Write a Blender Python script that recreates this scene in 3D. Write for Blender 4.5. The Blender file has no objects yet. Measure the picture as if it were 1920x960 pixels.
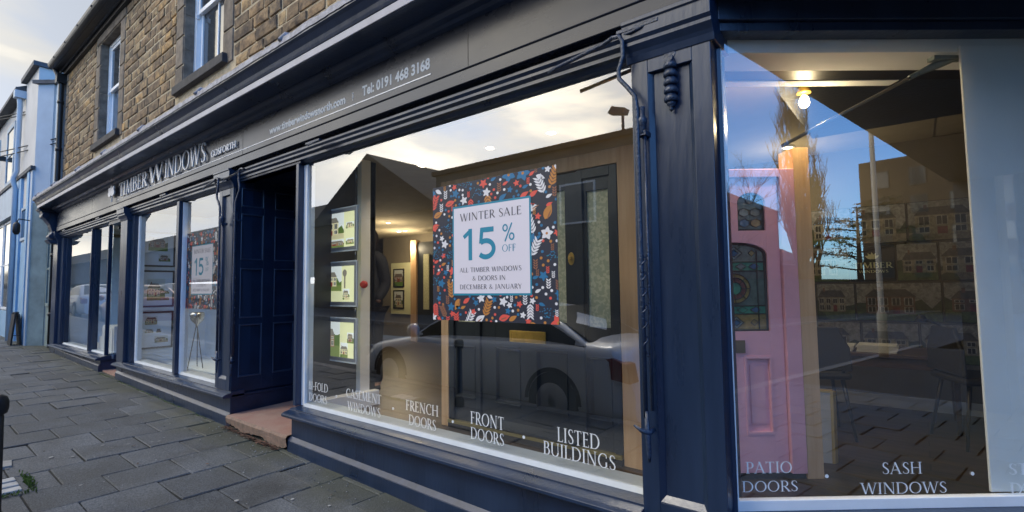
import bpy, math, random
from mathutils import Vector, Matrix
sc = bpy.context.scene
col = sc.collection
PI = math.pi
rad = math.radians
# ---------------------------------------------------------------- camera
EYE, DIST = 1.45, 2.185
cam_d = bpy.data.cameras.new('camera'); cam = bpy.data.objects.new('camera', cam_d); col.objects.link(cam)
yaw, pit, rol = rad(38.7), rad(3.63), rad(-0.71)
fw = Vector((-math.sin(yaw)*math.cos(pit), math.cos(yaw)*math.cos(pit), math.sin(pit)))
rt = Vector((math.cos(yaw), math.sin(yaw), 0)); up = rt.cross(fw)
r2 = rt*math.cos(rol) + up*math.sin(rol); u2 = up*math.cos(rol) - rt*math.sin(rol)
mw = Matrix((r2, u2, -fw)).transposed().to_4x4(); mw.translation = Vector((0, -DIST, EYE))
cam.matrix_world = mw
cam_d.sensor_width = 36; cam_d.lens = 950/1920*36; cam_d.clip_start = 0.02; cam_d.clip_end = 2000
cam_d.dof.use_dof = True; cam_d.dof.focus_distance = 2.9; cam_d.dof.aperture_fstop = 7.0
sc.camera = cam
# ---------------------------------------------------------------- sky: Nishita sky with a broken cloud sheet
SUN_EL, SUN_ROT = rad(24), rad(232)
w = bpy.data.worlds.new('World'); sc.world = w; w.use_nodes = True
nt = w.node_tree; N = nt.nodes; L = nt.links; N.clear()
def wn(t, **k):
    n = N.new(t)
    for a, b in k.items(): setattr(n, a, b)
    return n
sky = wn('ShaderNodeTexSky', sky_type='NISHITA', sun_disc=False, sun_elevation=SUN_EL, sun_rotation=SUN_ROT)
sky.air_density = 1.0; sky.dust_density = 0.6
tc = wn('ShaderNodeTexCoord')
mp = wn('ShaderNodeMapping'); mp.inputs['Scale'].default_value = (1, 1, 2.6)
L.new(tc.outputs['Generated'], mp.inputs[0])
n1 = wn('ShaderNodeTexNoise'); n1.inputs['Scale'].default_value = 2.6; n1.inputs['Detail'].default_value = 7; n1.inputs['Roughness'].default_value = .58; n1.inputs['Distortion'].default_value = .5
L.new(mp.outputs[0], n1.inputs[0])
n2 = wn('ShaderNodeTexNoise'); n2.inputs['Scale'].default_value = 2.8; n2.inputs['Detail'].default_value = 7; n2.inputs['Distortion'].default_value = .4
L.new(mp.outputs[0], n2.inputs[0])
sep = wn('ShaderNodeSeparateXYZ'); L.new(tc.outputs['Generated'], sep.inputs[0])
def wmath(op, a, b=None, c=None):
    n = wn('ShaderNodeMath', operation=op)
    for i, v in enumerate((a, b, c)):
        if v is None: continue
        if isinstance(v, (int, float)): n.inputs[i].default_value = v
        else: L.new(v, n.inputs[i])
    return n.outputs[0]
# the break in the cloud is over the +X end of the street
cov = wmath('MULTIPLY_ADD', sep.outputs[0], -1.1, 0.50)
cov = wmath('ADD', cov, wmath('MULTIPLY', wmath('SUBTRACT', n1.outputs[0], .5), 1.9))
mr = wn('ShaderNodeMapRange'); mr.interpolation_type = 'SMOOTHSTEP'
mr.inputs['From Min'].default_value = 0.0; mr.inputs['From Max'].default_value = .42
mr.inputs['To Min'].default_value = 0.05
L.new(cov, mr.inputs[0])
cr = wn('ShaderNodeValToRGB'); el = cr.color_ramp.elements
el[0].position = .36; el[0].color = (.56, .61, .70, 1); el[1].position = .62; el[1].color = (1.15, 1.06, .88, 1)
e = cr.color_ramp.elements.new(.5); e.color = (.70, .69, .66, 1)
L.new(n2.outputs[0], cr.inputs[0])
# added low cloud glow across the street, off the sun, brightens glass reflections
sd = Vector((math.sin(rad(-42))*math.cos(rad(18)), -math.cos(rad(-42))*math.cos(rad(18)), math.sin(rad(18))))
sunv = Vector((math.sin(rad(-30))*math.cos(rad(50)), -math.cos(rad(-30))*math.cos(rad(50)), math.sin(rad(50))))
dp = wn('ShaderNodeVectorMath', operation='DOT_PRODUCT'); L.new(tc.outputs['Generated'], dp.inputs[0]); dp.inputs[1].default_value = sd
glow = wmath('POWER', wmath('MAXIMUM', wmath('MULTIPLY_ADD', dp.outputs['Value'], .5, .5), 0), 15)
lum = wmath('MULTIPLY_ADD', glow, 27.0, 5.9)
# paler, warmer sky low down at the far end of the street
hz_ = wmath('MULTIPLY', wmath('POWER', wmath('MAXIMUM', wmath('MULTIPLY', sep.outputs[0], -1.0), 0), 4), wmath('POWER', wmath('SUBTRACT', 1.0, wmath('ABSOLUTE', sep.outputs[2])), 7))
lum = wmath('MULTIPLY_ADD', hz_, 13.0, lum)
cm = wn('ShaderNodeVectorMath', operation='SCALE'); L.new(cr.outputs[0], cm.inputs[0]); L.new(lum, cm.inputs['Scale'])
bs = wn('ShaderNodeVectorMath', operation='MULTIPLY'); L.new(sky.outputs[0], bs.inputs[0]); bs.inputs[1].default_value = (1.5, 2.6, 3.9)
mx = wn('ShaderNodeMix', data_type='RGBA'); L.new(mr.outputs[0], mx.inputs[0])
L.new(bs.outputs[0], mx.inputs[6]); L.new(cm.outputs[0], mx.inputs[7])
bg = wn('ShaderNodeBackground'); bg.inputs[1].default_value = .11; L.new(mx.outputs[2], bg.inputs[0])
wo = wn('ShaderNodeOutputWorld'); L.new(bg.outputs[0], wo.inputs[0])
# veiled winter sun over the far side of the street
sl = bpy.data.lights.new('sun', 'SUN'); sl.energy = 0.9; sl.angle = rad(14); sl.color = (1, .93, .82)
so = bpy.data.objects.new('sun', sl); col.objects.link(so)
so.rotation_euler = sunv.to_track_quat('Z', 'Y').to_euler()
sky.sun_rotation = math.atan2(sunv.x, sunv.y)
sky.sun_elevation = math.asin(sunv.z)
sc.view_settings.view_transform = 'Standard'; sc.view_settings.look = 'None'
sc.view_settings.exposure = 0.46; sc.view_settings.gamma = 1
sc.cycles.max_bounces = 8; sc.cycles.transparent_max_bounces = 16
# ---------------------------------------------------------------- materials
def mat(name, c, rough=.6, metal=0., var=0., vscale=6., bump=0., bscale=30., spec=.5, c2=None, stretch=None, coat=0., emit=0., island=0., detail=6, contrast=None, rvar=0., distort=0.):
    m = bpy.data.materials.new(name); m.use_nodes = True
    nt = m.node_tree; b = nt.nodes['Principled BSDF']
    b.inputs['Base Color'].default_value = (*c, 1); b.inputs['Roughness'].default_value = rough
    b.inputs['Metallic'].default_value = metal; b.inputs['Specular IOR Level'].default_value = spec
    if coat: b.inputs['Coat Weight'].default_value = coat; b.inputs['Coat Roughness'].default_value = .12
    if emit:
        b.inputs['Emission Color'].default_value = (*c, 1); b.inputs['Emission Strength'].default_value = emit
    tc = nt.nodes.new('ShaderNodeTexCoord'); vec = tc.outputs['Object']
    if stretch:
        mp = nt.nodes.new('ShaderNodeMapping'); mp.inputs['Scale'].default_value = stretch
        nt.links.new(vec, mp.inputs[0]); vec = mp.outputs[0]
    out = None
    if var or c2:
        n = nt.nodes.new('ShaderNodeTexNoise'); n.inputs['Scale'].default_value = vscale; n.inputs['Detail'].default_value = detail; n.inputs['Roughness'].default_value = .62
        n.inputs['Distortion'].default_value = distort
        nt.links.new(vec, n.inputs[0])
        r = nt.nodes.new('ShaderNodeValToRGB'); e = r.color_ramp.elements
        e[0].position, e[1].position = contrast or (.35, .65)
        a = c2 if c2 else tuple(x*(1-var) for x in c); bb = c if c2 else tuple(min(1, x*(1+var)) for x in c)
        e[0].color = (*a, 1); e[1].color = (*bb, 1)
        nt.links.new(n.outputs[0], r.inputs[0]); out = r.outputs[0]
        if rvar:
            q = nt.nodes.new('ShaderNodeMapRange'); q.inputs['To Min'].default_value = rough-rvar; q.inputs['To Max'].default_value = rough+rvar
            q.inputs['From Min'].default_value = .3; q.inputs['From Max'].default_value = .7
            nt.links.new(n.outputs[0], q.inputs[0]); nt.links.new(q.outputs[0], b.inputs['Roughness'])
    if island:
        g = nt.nodes.new('ShaderNodeNewGeometry')
        q = nt.nodes.new('ShaderNodeMapRange'); q.inputs['To Min'].default_value = 1-island; q.inputs['To Max'].default_value = 1+island
        nt.links.new(g.outputs['Random Per Island'], q.inputs[0])
        s = nt.nodes.new('ShaderNodeVectorMath'); s.operation = 'SCALE'
        if out: nt.links.new(out, s.inputs[0])
        else: s.inputs[0].default_value = c
        nt.links.new(q.outputs[0], s.inputs['Scale']); out = s.outputs[0]
    if out: nt.links.new(out, b.inputs['Base Color'])
    if bump:
        n = nt.nodes.new('ShaderNodeTexNoise'); n.inputs['Scale'].default_value = bscale; n.inputs['Detail'].default_value = 5
        nt.links.new(vec, n.inputs[0])
        bp = nt.nodes.new('ShaderNodeBump'); bp.inputs['Strength'].default_value = bump; bp.inputs['Distance'].default_value = .01
        nt.links.new(n.outputs[0], bp.inputs['Height']); nt.links.new(bp.outputs[0], b.inputs['Normal'])
    return m
NAVY = (.0115, .027, .064)
M = {}
M['navy'] = mat('navy gloss paint', NAVY, .34, var=.2, vscale=5, bump=.2, bscale=46, stretch=(1, 1, .16), spec=.6, coat=.25, rvar=.1)
M['navy_rough'] = mat('thick navy paint on iron', NAVY, .38, var=.3, vscale=30, bump=.7, bscale=90, spec=.6, coat=.3)
M['navy_shaded'] = mat('navy paint with recess shade', (.0095, .020, .046), .34, var=.25, vscale=5, bump=.2, bscale=40)  # same navy made darker to carry the shade of the recesses
M['board'] = mat('charcoal fascia paint', (.020, .024, .038), .27, var=.12, vscale=2.2, bump=.06, bscale=14, spec=.5, stretch=(.5, 1, 1.2), rvar=.06)
M['greyframe'] = mat('dark grey paint', (.05, .055, .065), .45, var=.2, bump=.2)
M['white'] = mat('white gloss paint', (.86, .88, .89), .4, var=.05, vscale=4, bump=.05)
M['whitewall'] = mat('white plasterboard', (.80, .83, .83), .75, var=.06, vscale=1.5, bump=.05)
M['sillwhite'] = mat('toned down white sill board', (.50, .54, .57), .5, var=.06)  # base white lowered so the front edge glows less
M['letter'] = mat('white vinyl', (.82, .84, .84), .5)
M['letter_metal'] = mat('satin aluminium letters', (.78, .78, .80), .35, metal=.2)
M['lead'] = mat('weathered lead flashing', (.27, .27, .30), .6, var=.35, vscale=18, bump=.8, bscale=30, metal=.1)
M['mortar'] = mat('lime mortar', (.50, .41, .27), .95, var=.22, vscale=9, bump=.5, bscale=60)
M['lintel'] = mat('smooth dark dressed stone', (.17, .138, .105), .9, var=.35, vscale=7, bump=.4, bscale=40, island=.22)
M['sillstone'] = mat('dark stone sill', (.045, .043, .045), .8, var=.35, vscale=9, bump=.4, bscale=50)
M['dimslate'] = mat('dull slate', (.045, .042, .038), .9, var=.3, vscale=6)
M['slate'] = mat('roof slate', (.07, .075, .085), .7, var=.3, vscale=8, bump=.3)
M['iron'] = mat('black iron', (.012, .013, .015), .45, var=.3, bump=.3)
M['step'] = mat('red sandstone step', (.33, .17, .135), .85, c2=(.37, .25, .19), vscale=3.5, bump=.35, bscale=60)
M['kerb'] = mat('kerb granite', (.22, .21, .20), .85, var=.25, vscale=14, bump=.3)
M['asphalt'] = mat('asphalt', (.05, .05, .052), .85, var=.3, vscale=40, bump=.5, bscale=160)
M['oak'] = mat('planed oak', (.72, .46, .25), .55, c2=(.60, .36, .17), vscale=2.5, stretch=(9, 9, .6), bump=.1)
M['blackdoor'] = mat('charcoal door paint', (.018, .024, .030), .38, var=.2, spec=.6)
M['pink'] = mat('pink door paint', (.80, .40, .46), .5, var=.06, vscale=4)
M['brass'] = mat('polished brass', (.78, .48, .10), .40, metal=.45, var=.15, vscale=12)
M['blind'] = mat('patterned obscured glass', (.72, .68, .42), .6, c2=(.52, .52, .32), vscale=46, detail=1, contrast=(.48, .56))
M['leadcame'] = mat('lead came', (.03, .03, .03), .5, metal=.4)
M['tanwall'] = mat('tan interior plaster', (.20, .175, .13), .85, var=.12, vscale=1.2)
M['ceiling'] = mat('interior ceiling', (.42, .37, .27), .9, var=.05)
M['cream'] = mat('cream partition', (.52, .50, .43), .8, var=.06)
M['bluewhite'] = mat('pale blue white partition', (.70, .78, .84), .7, var=.05)
M['darkboard'] = mat('dark display board', (.010, .013, .018), .4, var=.25)
M['alu'] = mat('brushed aluminium', (.42, .43, .44), .35, metal=.6)
M['acrylic'] = mat('clear acrylic edge', (.72, .76, .74), .12, spec=.8)
M['black'] = mat('black satin', (.010, .010, .012), .45)
M['blacksoft'] = mat('black leather', (.016, .014, .014), .5, bump=.2)
M['brownwood'] = mat('dark walnut table', (.075, .035, .018), .45, c2=(.045, .02, .011), vscale=3, stretch=(1, 8, 8))
M['paper'] = mat('paper', (.66, .66, .62), .7)
M['chrome'] = mat('satin steel', (.50, .50, .50), .25, metal=1)
M['downlight'] = mat('lit lamp face', (1, .86, .62), .5, emit=14)
M['bulb'] = mat('lit filament bulb', (1, .78, .42), .5, emit=40)
M['red'] = mat('red enamel', (.50, .03, .03), .4)
M['rubber'] = mat('tyre rubber', (.02, .02, .02), .8)
M['cable'] = mat('black cable', (.015, .015, .017), .7)
def floor_mat():
    m = mat('oak plank floor', (.085, .055, .036), .42, c2=(.04, .026, .018), vscale=3, stretch=(1.2, 9, 1), spec=.5)
    nt = m.node_tree; b = nt.nodes['Principled BSDF']
    br = nt.nodes.new('ShaderNodeTexBrick'); br.inputs['Scale'].default_value = 1; br.inputs['Brick Width'].default_value = 1.2; br.inputs['Row Height'].default_value = .14
    br.inputs['Mortar Size'].default_value = .004; br.inputs['Color1'].default_value = (1, 1, 1, 1); br.inputs['Color2'].default_value = (.62, .62, .62, 1); br.inputs['Mortar'].default_value = (.2, .2, .2, 1)
    tc = nt.nodes.new('ShaderNodeTexCoord'); nt.links.new(tc.outputs['Object'], br.inputs[0])
    src = b.inputs['Base Color'].links[0].from_socket
    mu = nt.nodes.new('ShaderNodeMix'); mu.data_type = 'RGBA'; mu.blend_type = 'MULTIPLY'; mu.inputs[0].default_value = 1
    nt.links.new(src, mu.inputs[6]); nt.links.new(br.outputs[0], mu.inputs[7]); nt.links.new(mu.outputs[2], b.inputs['Base Color'])
    return m
M['floor'] = floor_mat()
def stone_mat():
    m = mat('coursed sandstone', (.41, .31, .185), .92, c2=(.12, .094, .072), vscale=9, bump=1.0, bscale=42, detail=9, contrast=(.38, .62), distort=.3)
    nt = m.node_tree; b = nt.nodes['Principled BSDF']; src = b.inputs['Base Color'].links[0].from_socket
    g = nt.nodes.new('ShaderNodeNewGeometry'); r = nt.nodes.new('ShaderNodeValToRGB'); e = r.color_ramp.elements
    e[0].color = (.50, .47, .46, 1); e[1].color = (1.35, 1.12, .78, 1); e.new(.55).color = (.92, .80, .68, 1); e.new(.8).color = (1.0, .98, .9, 1)
    nt.links.new(g.outputs['Random Per Island'], r.inputs[0])
    mu = nt.nodes.new('ShaderNodeMix'); mu.data_type = 'RGBA'; mu.blend_type = 'MULTIPLY'; mu.inputs[0].default_value = 1
    nt.links.new(src, mu.inputs[6]); nt.links.new(r.outputs[0], mu.inputs[7]); nt.links.new(mu.outputs[2], b.inputs['Base Color'])
    return m
M['stone'] = stone_mat()
def slab_mat():
    m = mat('concrete paving slabs', (.082, .089, .100), .72, var=.3, vscale=3.2, bump=.7, bscale=130, island=.22, rvar=.14)
    nt = m.node_tree; b = nt.nodes['Principled BSDF']; src = b.inputs['Base Color'].links[0].from_socket
    tc = nt.nodes.new('ShaderNodeTexCoord')
    n = nt.nodes.new('ShaderNodeTexNoise'); n.inputs['Scale'].default_value = 85; n.inputs['Detail'].default_value = 2; nt.links.new(tc.outputs['Object'], n.inputs[0])
    r = nt.nodes.new('ShaderNodeValToRGB'); e = r.color_ramp.elements; e[0].position = .35; e[0].color = (.72, .72, .72, 1); e[1].position = .72; e[1].color = (1.5, 1.5, 1.45, 1)
    nt.links.new(n.outputs[0], r.inputs[0])
    mu = nt.nodes.new('ShaderNodeMix'); mu.data_type = 'RGBA'; mu.blend_type = 'MULTIPLY'; mu.inputs[0].default_value = 1
    nt.links.new(src, mu.inputs[6]); nt.links.new(r.outputs[0], mu.inputs[7])
    # algae: a greenish film where the slabs meet the shopfront
    sp = nt.nodes.new('ShaderNodeSeparateXYZ'); nt.links.new(tc.outputs['Object'], sp.inputs[0])
    n3 = nt.nodes.new('ShaderNodeTexNoise'); n3.inputs['Scale'].default_value = 2.2; n3.inputs['Detail'].default_value = 6; nt.links.new(tc.outputs['Object'], n3.inputs[0])
    ad = nt.nodes.new('ShaderNodeMath'); ad.operation = 'MULTIPLY_ADD'; nt.links.new(n3.outputs[0], ad.inputs[0]); ad.inputs[1].default_value = 1.1; nt.links.new(sp.outputs[1], ad.inputs[2])
    q = nt.nodes.new('ShaderNodeMapRange'); q.inputs['From Min'].default_value = .05; q.inputs['From Max'].default_value = .55; q.inputs['To Max'].default_value = .75
    nt.links.new(ad.outputs[0], q.inputs[0])
    m2 = nt.nodes.new('ShaderNodeMix'); m2.data_type = 'RGBA'; nt.links.new(q.outputs[0], m2.inputs[0]); nt.links.new(mu.outputs[2], m2.inputs[6]); m2.inputs[7].default_value = (.075, .078, .045, 1)
    nt.links.new(m2.outputs[2], b.inputs['Base Color'])
    return m
M['slab'] = slab_mat()
M['joint'] = mat('dark sand joint', (.028, .028, .026), .95, var=.4, vscale=20, bump=.5)
def glass_mat(name, f0=.10, f1=.95, tint=(.95, .97, .96), power=3.2, rough=0.0):
    m = bpy.data.materials.new(name); m.use_nodes = True; nt = m.node_tree; nt.nodes.clear()
    o = nt.nodes.new('ShaderNodeOutputMaterial'); t = nt.nodes.new('ShaderNodeBsdfTransparent'); t.inputs[0].default_value = (*tint, 1)
    g = nt.nodes.new('ShaderNodeBsdfGlossy'); g.inputs['Roughness'].default_value = rough; g.inputs[0].default_value = (1, 1, 1, 1)
    lw = nt.nodes.new('ShaderNodeLayerWeight'); lw.inputs['Blend'].default_value = .5
    # facing runs 0 (square on) to 1 (edge on)
    p = nt.nodes.new('ShaderNodeMath'); p.operation = 'POWER'; p.inputs[1].default_value = power; nt.links.new(lw.outputs['Facing'], p.inputs[0])
    q = nt.nodes.new('ShaderNodeMapRange'); q.inputs['To Min'].default_value = f0; q.inputs['To Max'].default_value = f1; nt.links.new(p.outputs[0], q.inputs[0])
    mx = nt.nodes.new('ShaderNodeMixShader'); nt.links.new(q.outputs[0], mx.inputs[0]); nt.links.new(t.outputs[0], mx.inputs[1]); nt.links.new(g.outputs[0], mx.inputs[2])
    nt.links.new(mx.outputs[0], o.inputs[0])
    return m
M['glass'] = glass_mat('shop window glass', f0=.21, f1=.46, power=2.0)
M['sashglass'] = mat('dark sash glass', (.035, .042, .05), .06, spec=1.0)
# ---------------------------------------------------------------- mesh building
class MB:
    def __init__(s): s.v = []; s.f = []; s.m = []; s.k = 0; s.sm = []
    def face(s, pts, mi=0, smooth=False):
        n = len(s.v); s.v += [tuple(p) for p in pts]; s.f.append(tuple(range(n, n+len(pts)))); s.m.append(mi); s.sm.append(smooth)
    def box(s, x0, x1, y0, y1, z0, z1, mi=0, fr=None):
        n = len(s.v); P = [(x, y, z) for z in (z0, z1) for y in (y0, y1) for x in (x0, x1)]
        if fr: P = [fr(*p) for p in P]
        s.v += [tuple(p) for p in P]
        for q in ((0, 2, 3, 1), (4, 5, 7, 6), (0, 1, 5, 4), (2, 6, 7, 3), (0, 4, 6, 2), (1, 3, 7, 5)):
            s.f.append(tuple(n+i for i in q)); s.m.append(mi); s.sm.append(False)
        return s
    def prism(s, poly, ax, a, b, mi=0, fr=None):
        # polygon (2D) extruded along axis 'x','y' or 'z' from a to b
        def P(u, v, t):
            p = {'x': (t, u, v), 'y': (u, t, v), 'z': (u, v, t)}[ax]
            return fr(*p) if fr else p
        n = len(s.v); k = len(poly)
        s.v += [tuple(P(u, v, a)) for u, v in poly] + [tuple(P(u, v, b)) for u, v in poly]
        s.f.append(tuple(range(n+k-1, n-1, -1))); s.f.append(tuple(range(n+k, n+2*k)))
        for i in range(k): s.f.append((n+i, n+(i+1) % k, n+k+(i+1) % k, n+k+i))
        s.m += [mi]*(k+2); s.sm += [False]*(k+2)
        return s
    def tube(s, pts, r, seg=8, mi=0, caps=True, smooth=True):
        pts = [Vector(p) for p in pts]; rs = r if isinstance(r, (list, tuple)) else [r]*len(pts)
        n = len(s.v); pv = None
        for i, p in enumerate(pts):
            d = (pts[min(i+1, len(pts)-1)] - pts[max(i-1, 0)]).normalized()
            if pv is None: a = d.orthogonal().normalized()
            else:
                a = pv - d*pv.dot(d)
                a = a.normalized() if a.length > 1e-6 else d.orthogonal().normalized()
            pv = a; b = d.cross(a)
            for k in range(seg):
                t = 2*PI*k/seg; s.v.append(tuple(p + (a*math.cos(t)+b*math.sin(t))*rs[i]))
        for i in range(len(pts)-1):
            for k in range(seg):
                q = (k+1) % seg; s.f.append((n+i*seg+k, n+i*seg+q, n+(i+1)*seg+q, n+(i+1)*seg+k)); s.m.append(mi); s.sm.append(smooth)
        if caps:
            s.f.append(tuple(n+k for k in range(seg-1, -1, -1))); e = n+(len(pts)-1)*seg; s.f.append(tuple(e+k for k in range(seg))); s.m += [mi]*2; s.sm += [False]*2
        return s
    def lathe(s, prof, o=(0, 0, 0), axis=(0, 0, 1), seg=16, mi=0):
        # prof: (radius, height) pairs along axis
        ax = Vector(axis).normalized(); o = Vector(o)
        pts = [o+ax*h for r, h in prof]; a = ax.orthogonal().normalized(); b = ax.cross(a); n = len(s.v)
        for (r, h), p in zip(prof, pts):
            for k in range(seg):
                t = 2*PI*k/seg; s.v.append(tuple(p+(a*math.cos(t)+b*math.sin(t))*max(r, 1e-4)))
        for i in range(len(prof)-1):
            for k in range(seg):
                q = (k+1) % seg; s.f.append((n+i*seg+k, n+i*seg+q, n+(i+1)*seg+q, n+(i+1)*seg+k)); s.m.append(mi); s.sm.append(True)
        s.f.append(tuple(n+k for k in range(seg-1, -1, -1))); e = n+(len(prof)-1)*seg; s.f.append(tuple(e+k for k in range(seg))); s.m += [mi]*2; s.sm += [False]*2
        return s
    def build(s, name, mats, parent=None, bevel=0, bseg=2):
        me = bpy.data.meshes.new(name); me.from_pydata(s.v, [], s.f)
        if not isinstance(mats, (list, tuple)): mats = [mats]
        for m in mats: me.materials.append(M[m] if isinstance(m, str) else m)
        me.polygons.foreach_set('material_index', s.m); me.polygons.foreach_set('use_smooth', s.sm); me.update()
        o = bpy.data.objects.new(name, me); col.objects.link(o)
        if parent is not None: attach(o, parent)
        if bevel:
            b = o.modifiers.new('bevel', 'BEVEL'); b.width = bevel; b.segments = bseg; b.limit_method = 'ANGLE'; b.angle_limit = rad(50)
        return o
def wmat(o):
    m = o.matrix_basis.copy()
    return wmat(o.parent) @ o.matrix_parent_inverse @ m if o.parent else m
def attach(o, parent):
    o.parent = parent; o.matrix_parent_inverse = wmat(parent).inverted()
def tag(o, label=None, cat=None, group=None, kind=None):
    for k, v in (('label', label), ('category', cat), ('group', group), ('kind', kind)):
        if v: o[k] = v
    return o
def thing(name, label, cat, loc=(0, 0, 0), group=None, rz=0):
    o = bpy.data.objects.new(name, None); col.objects.link(o); o.location = loc; o.rotation_euler = (0, 0, rz); o.empty_display_size = .1
    return tag(o, label, cat, group)
def dup(o, parent=None, loc=None, rz=None, label=None):
    c = o.copy(); col.objects.link(c)
    if parent: c.parent = parent
    if loc is not None: c.location = loc
    if rz is not None: c.rotation_euler = (0, 0, rz)
    if label: c['label'] = label
    for ch in [x for x in o.children]: dup(ch, c)
    return c
def G(X, Y=0): return .078 - .0198*X          # pavement height
# splayed right-hand bay: s along the glass, o inwards, z up
SA = rad(39.5); P0 = Vector((-.64, .03, 0)); SD = Vector((math.cos(SA), math.sin(SA), 0)); SI = Vector((-math.sin(SA), math.cos(SA), 0))
def SP(s, o, z): return P0 + SD*s + SI*o + Vector((0, 0, z))
# ---------------------------------------------------------------- lettering: a small drawn alphabet
T_, t_ = .125, .05
def arc(cx, cy, rx, ry, a0, a1, n=18, wm=None, wt=None):
    wm = T_ if wm is None else wm; wt = t_ if wt is None else wt
    o = []
    for i in range(n+1):
        a = rad(a0+(a1-a0)*i/n); o.append((cx+rx*math.cos(a), cy+ry*math.sin(a), wt+(wm-wt)*abs(math.cos(a))**1.3))
    return o
def ln(x0, y0, x1, y1, w, s0=0, s1=0): return ('l', x0, y0, x1, y1, w, s0, s1)
def cv(pts): return ('c', pts)
Tn, tn = T_, t_
GL = {
 'A': (.78, [ln(.06, 0, .38, 1, tn, 1), ln(.36, 1, .70, 0, Tn, 0, 1), ln(.18, .34, .58, .34, tn)]),
 'B': (.62, [ln(.14, 0, .14, 1, Tn, 1, 1), ln(.14, .975, .32, .975, tn), ln(.14, .53, .34, .53, tn), ln(.14, .025, .32, .025, tn), cv(arc(.32, .752, .17, .223, -90, 90)), cv(arc(.33, .277, .22, .252, -90, 90))]),
 'C': (.76, [cv(arc(.44, .5, .36, .485, 48, 312)), ln(.67, .86, .69, .68, tn), ]),
 'D': (.84, [ln(.14, 0, .14, 1, Tn, 1, 1), ln(.14, .975, .34, .975, tn), ln(.14, .025, .34, .025, tn), cv(arc(.34, .5, .41, .475, -90, 90))]),
 'E': (.58, [ln(.14, 0, .14, 1, Tn, 1, 1), ln(.14, .975, .48, .975, tn), ln(.14, .52, .42, .52, tn), ln(.14, .025, .52, .025, tn), ln(.47, 1, .49, .84, tn*.8), ln(.51, 0, .54, .17, tn*.8), ln(.42, .59, .42, .45, tn*.8)]),
 'F': (.54, [ln(.14, 0, .14, 1, Tn, 1, 1), ln(.14, .975, .48, .975, tn), ln(.14, .52, .42, .52, tn), ln(.47, 1, .49, .84, tn*.8), ln(.42, .59, .42, .45, tn*.8)]),
 'G': (.82, [cv(arc(.44, .5, .36, .485, 48, 318)), ln(.68, .86, .69, .68, tn), ln(.68, .08, .68, .42, Tn, 0, 1)]),
 'H': (.84, [ln(.14, 0, .14, 1, Tn, 1, 1), ln(.70, 0, .70, 1, Tn, 1, 1), ln(.14, .52, .70, .52, tn)]),
 'I': (.30, [ln(.15, 0, .15, 1, Tn, 1, 1)]),
 'J': (.34, [ln(.20, .05, .20, 1, Tn, 0, 1), cv([(.20, .08, Tn), (.17, -.06, .09), (.08, -.16, tn), (0, -.19, tn)])]),
 'L': (.56, [ln(.14, 0, .14, 1, Tn, 1, 1), ln(.14, .025, .50, .025, tn), ln(.49, 0, .53, .18, tn*.8)]),
 'M': (.98, [ln(.14, 0, .17, 1, tn, 1, 1), ln(.17, 1, .48, .02, Tn), ln(.48, .02, .80, 1, tn), ln(.80, 1, .85, 0, Tn, 1, 1)]),
 'N': (.86, [ln(.14, 0, .14, 1, tn, 1, 1), ln(.14, 1, .72, 0, Tn), ln(.72, .0, .72, 1, tn, 0, 1)]),
 'O': (.88, [cv(arc(.44, .5, .37, .485, 0, 360, 30))]),
 'P': (.58, [ln(.14, 0, .14, 1, Tn, 1, 1), ln(.14, .975, .32, .975, tn), ln(.14, .46, .32, .46, tn), cv(arc(.32, .717, .20, .258, -90, 90))]),
 'R': (.68, [ln(.14, 0, .14, 1, Tn, 1, 1), ln(.14, .975, .32, .975, tn), ln(.14, .48, .32, .48, tn), cv(arc(.32, .727, .19, .248, -90, 90)), ln(.30, .49, .66, 0, Tn, 0, 1)]),
 'S': (.54, [cv([(.45, .80, tn), (.42, .93, tn), (.29, .985, tn*1.1), (.16, .93, .09), (.11, .78, .115), (.15, .64, .12), (.28, .52, .125), (.41, .40, .12), (.47, .26, .115), (.43, .09, .08), (.28, .015, tn*1.1), (.12, .07, tn), (.08, .22, tn)])]),
 'T': (.66, [ln(.33, 0, .33, 1, Tn, 1, 0), ln(.04, .975, .62, .975, tn), ln(.05, 1, .03, .83, tn*.8), ln(.61, 1, .63, .83, tn*.8)]),
 'U': (.82, [ln(.14, .3, .14, 1, Tn, 0, 1), cv(arc(.41, .30, .27, .285, 180, 360)), ln(.68, .3, .68, 1, tn, 0, 1)]),
 'W': (1.10, [ln(.08, 1, .32, 0, Tn, 1), ln(.32, 0, .56, 1, tn), ln(.54, 1, .78, 0, Tn), ln(.78, 0, 1.02, 1, tn, 0, 1)]),
 'Y': (.70, [ln(.06, 1, .36, .48, Tn, 1), ln(.64, 1, .36, .48, tn, 1), ln(.36, 0, .36, .50, Tn, 1)]),
 '&': (.80, [cv([(.72, .48, tn), (.60, .22, tn), (.40, .03, tn), (.20, .04, .10), (.10, .20, .12), (.16, .40, .09), (.38, .58, tn), (.48, .76, .08), (.44, .93, tn), (.32, .98, tn), (.20, .88, .08), (.22, .70, .10), (.40, .40, .11), (.70, .02, .11)])]),
 '-': (.42, [ln(.06, .42, .36, .42, .08)]),
 ' ': (.34, []),
}
def text_strokes(txt, serif=True, wmul=1.0, track=.06):
    out = []; x = 0
    for ch in txt:
        big = 1.0
        wd, st = GL[ch]
        for q in st:
            if q[0] == 'l':
                _, x0, y0, x1, y1, wv, s0, s1 = q
                out.append([(x+x0, y0, wv*wmul), (x+x1, y1, wv*wmul)])
                if serif:
                    for sx, sy, fl in ((x0, y0, s0), (x1, y1, s1)):
                        if fl:
                            yy = .018 if sy < .5 else .982
                            h = wv*.5+.075
                            out.append([(x+sx-h, yy, .036), (x+sx+h, yy, .036)])
            else: out.append([(x+a, b, c*wmul) for a, b, c in q[1]])
        x += wd+track
    return out, x-track
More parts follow.
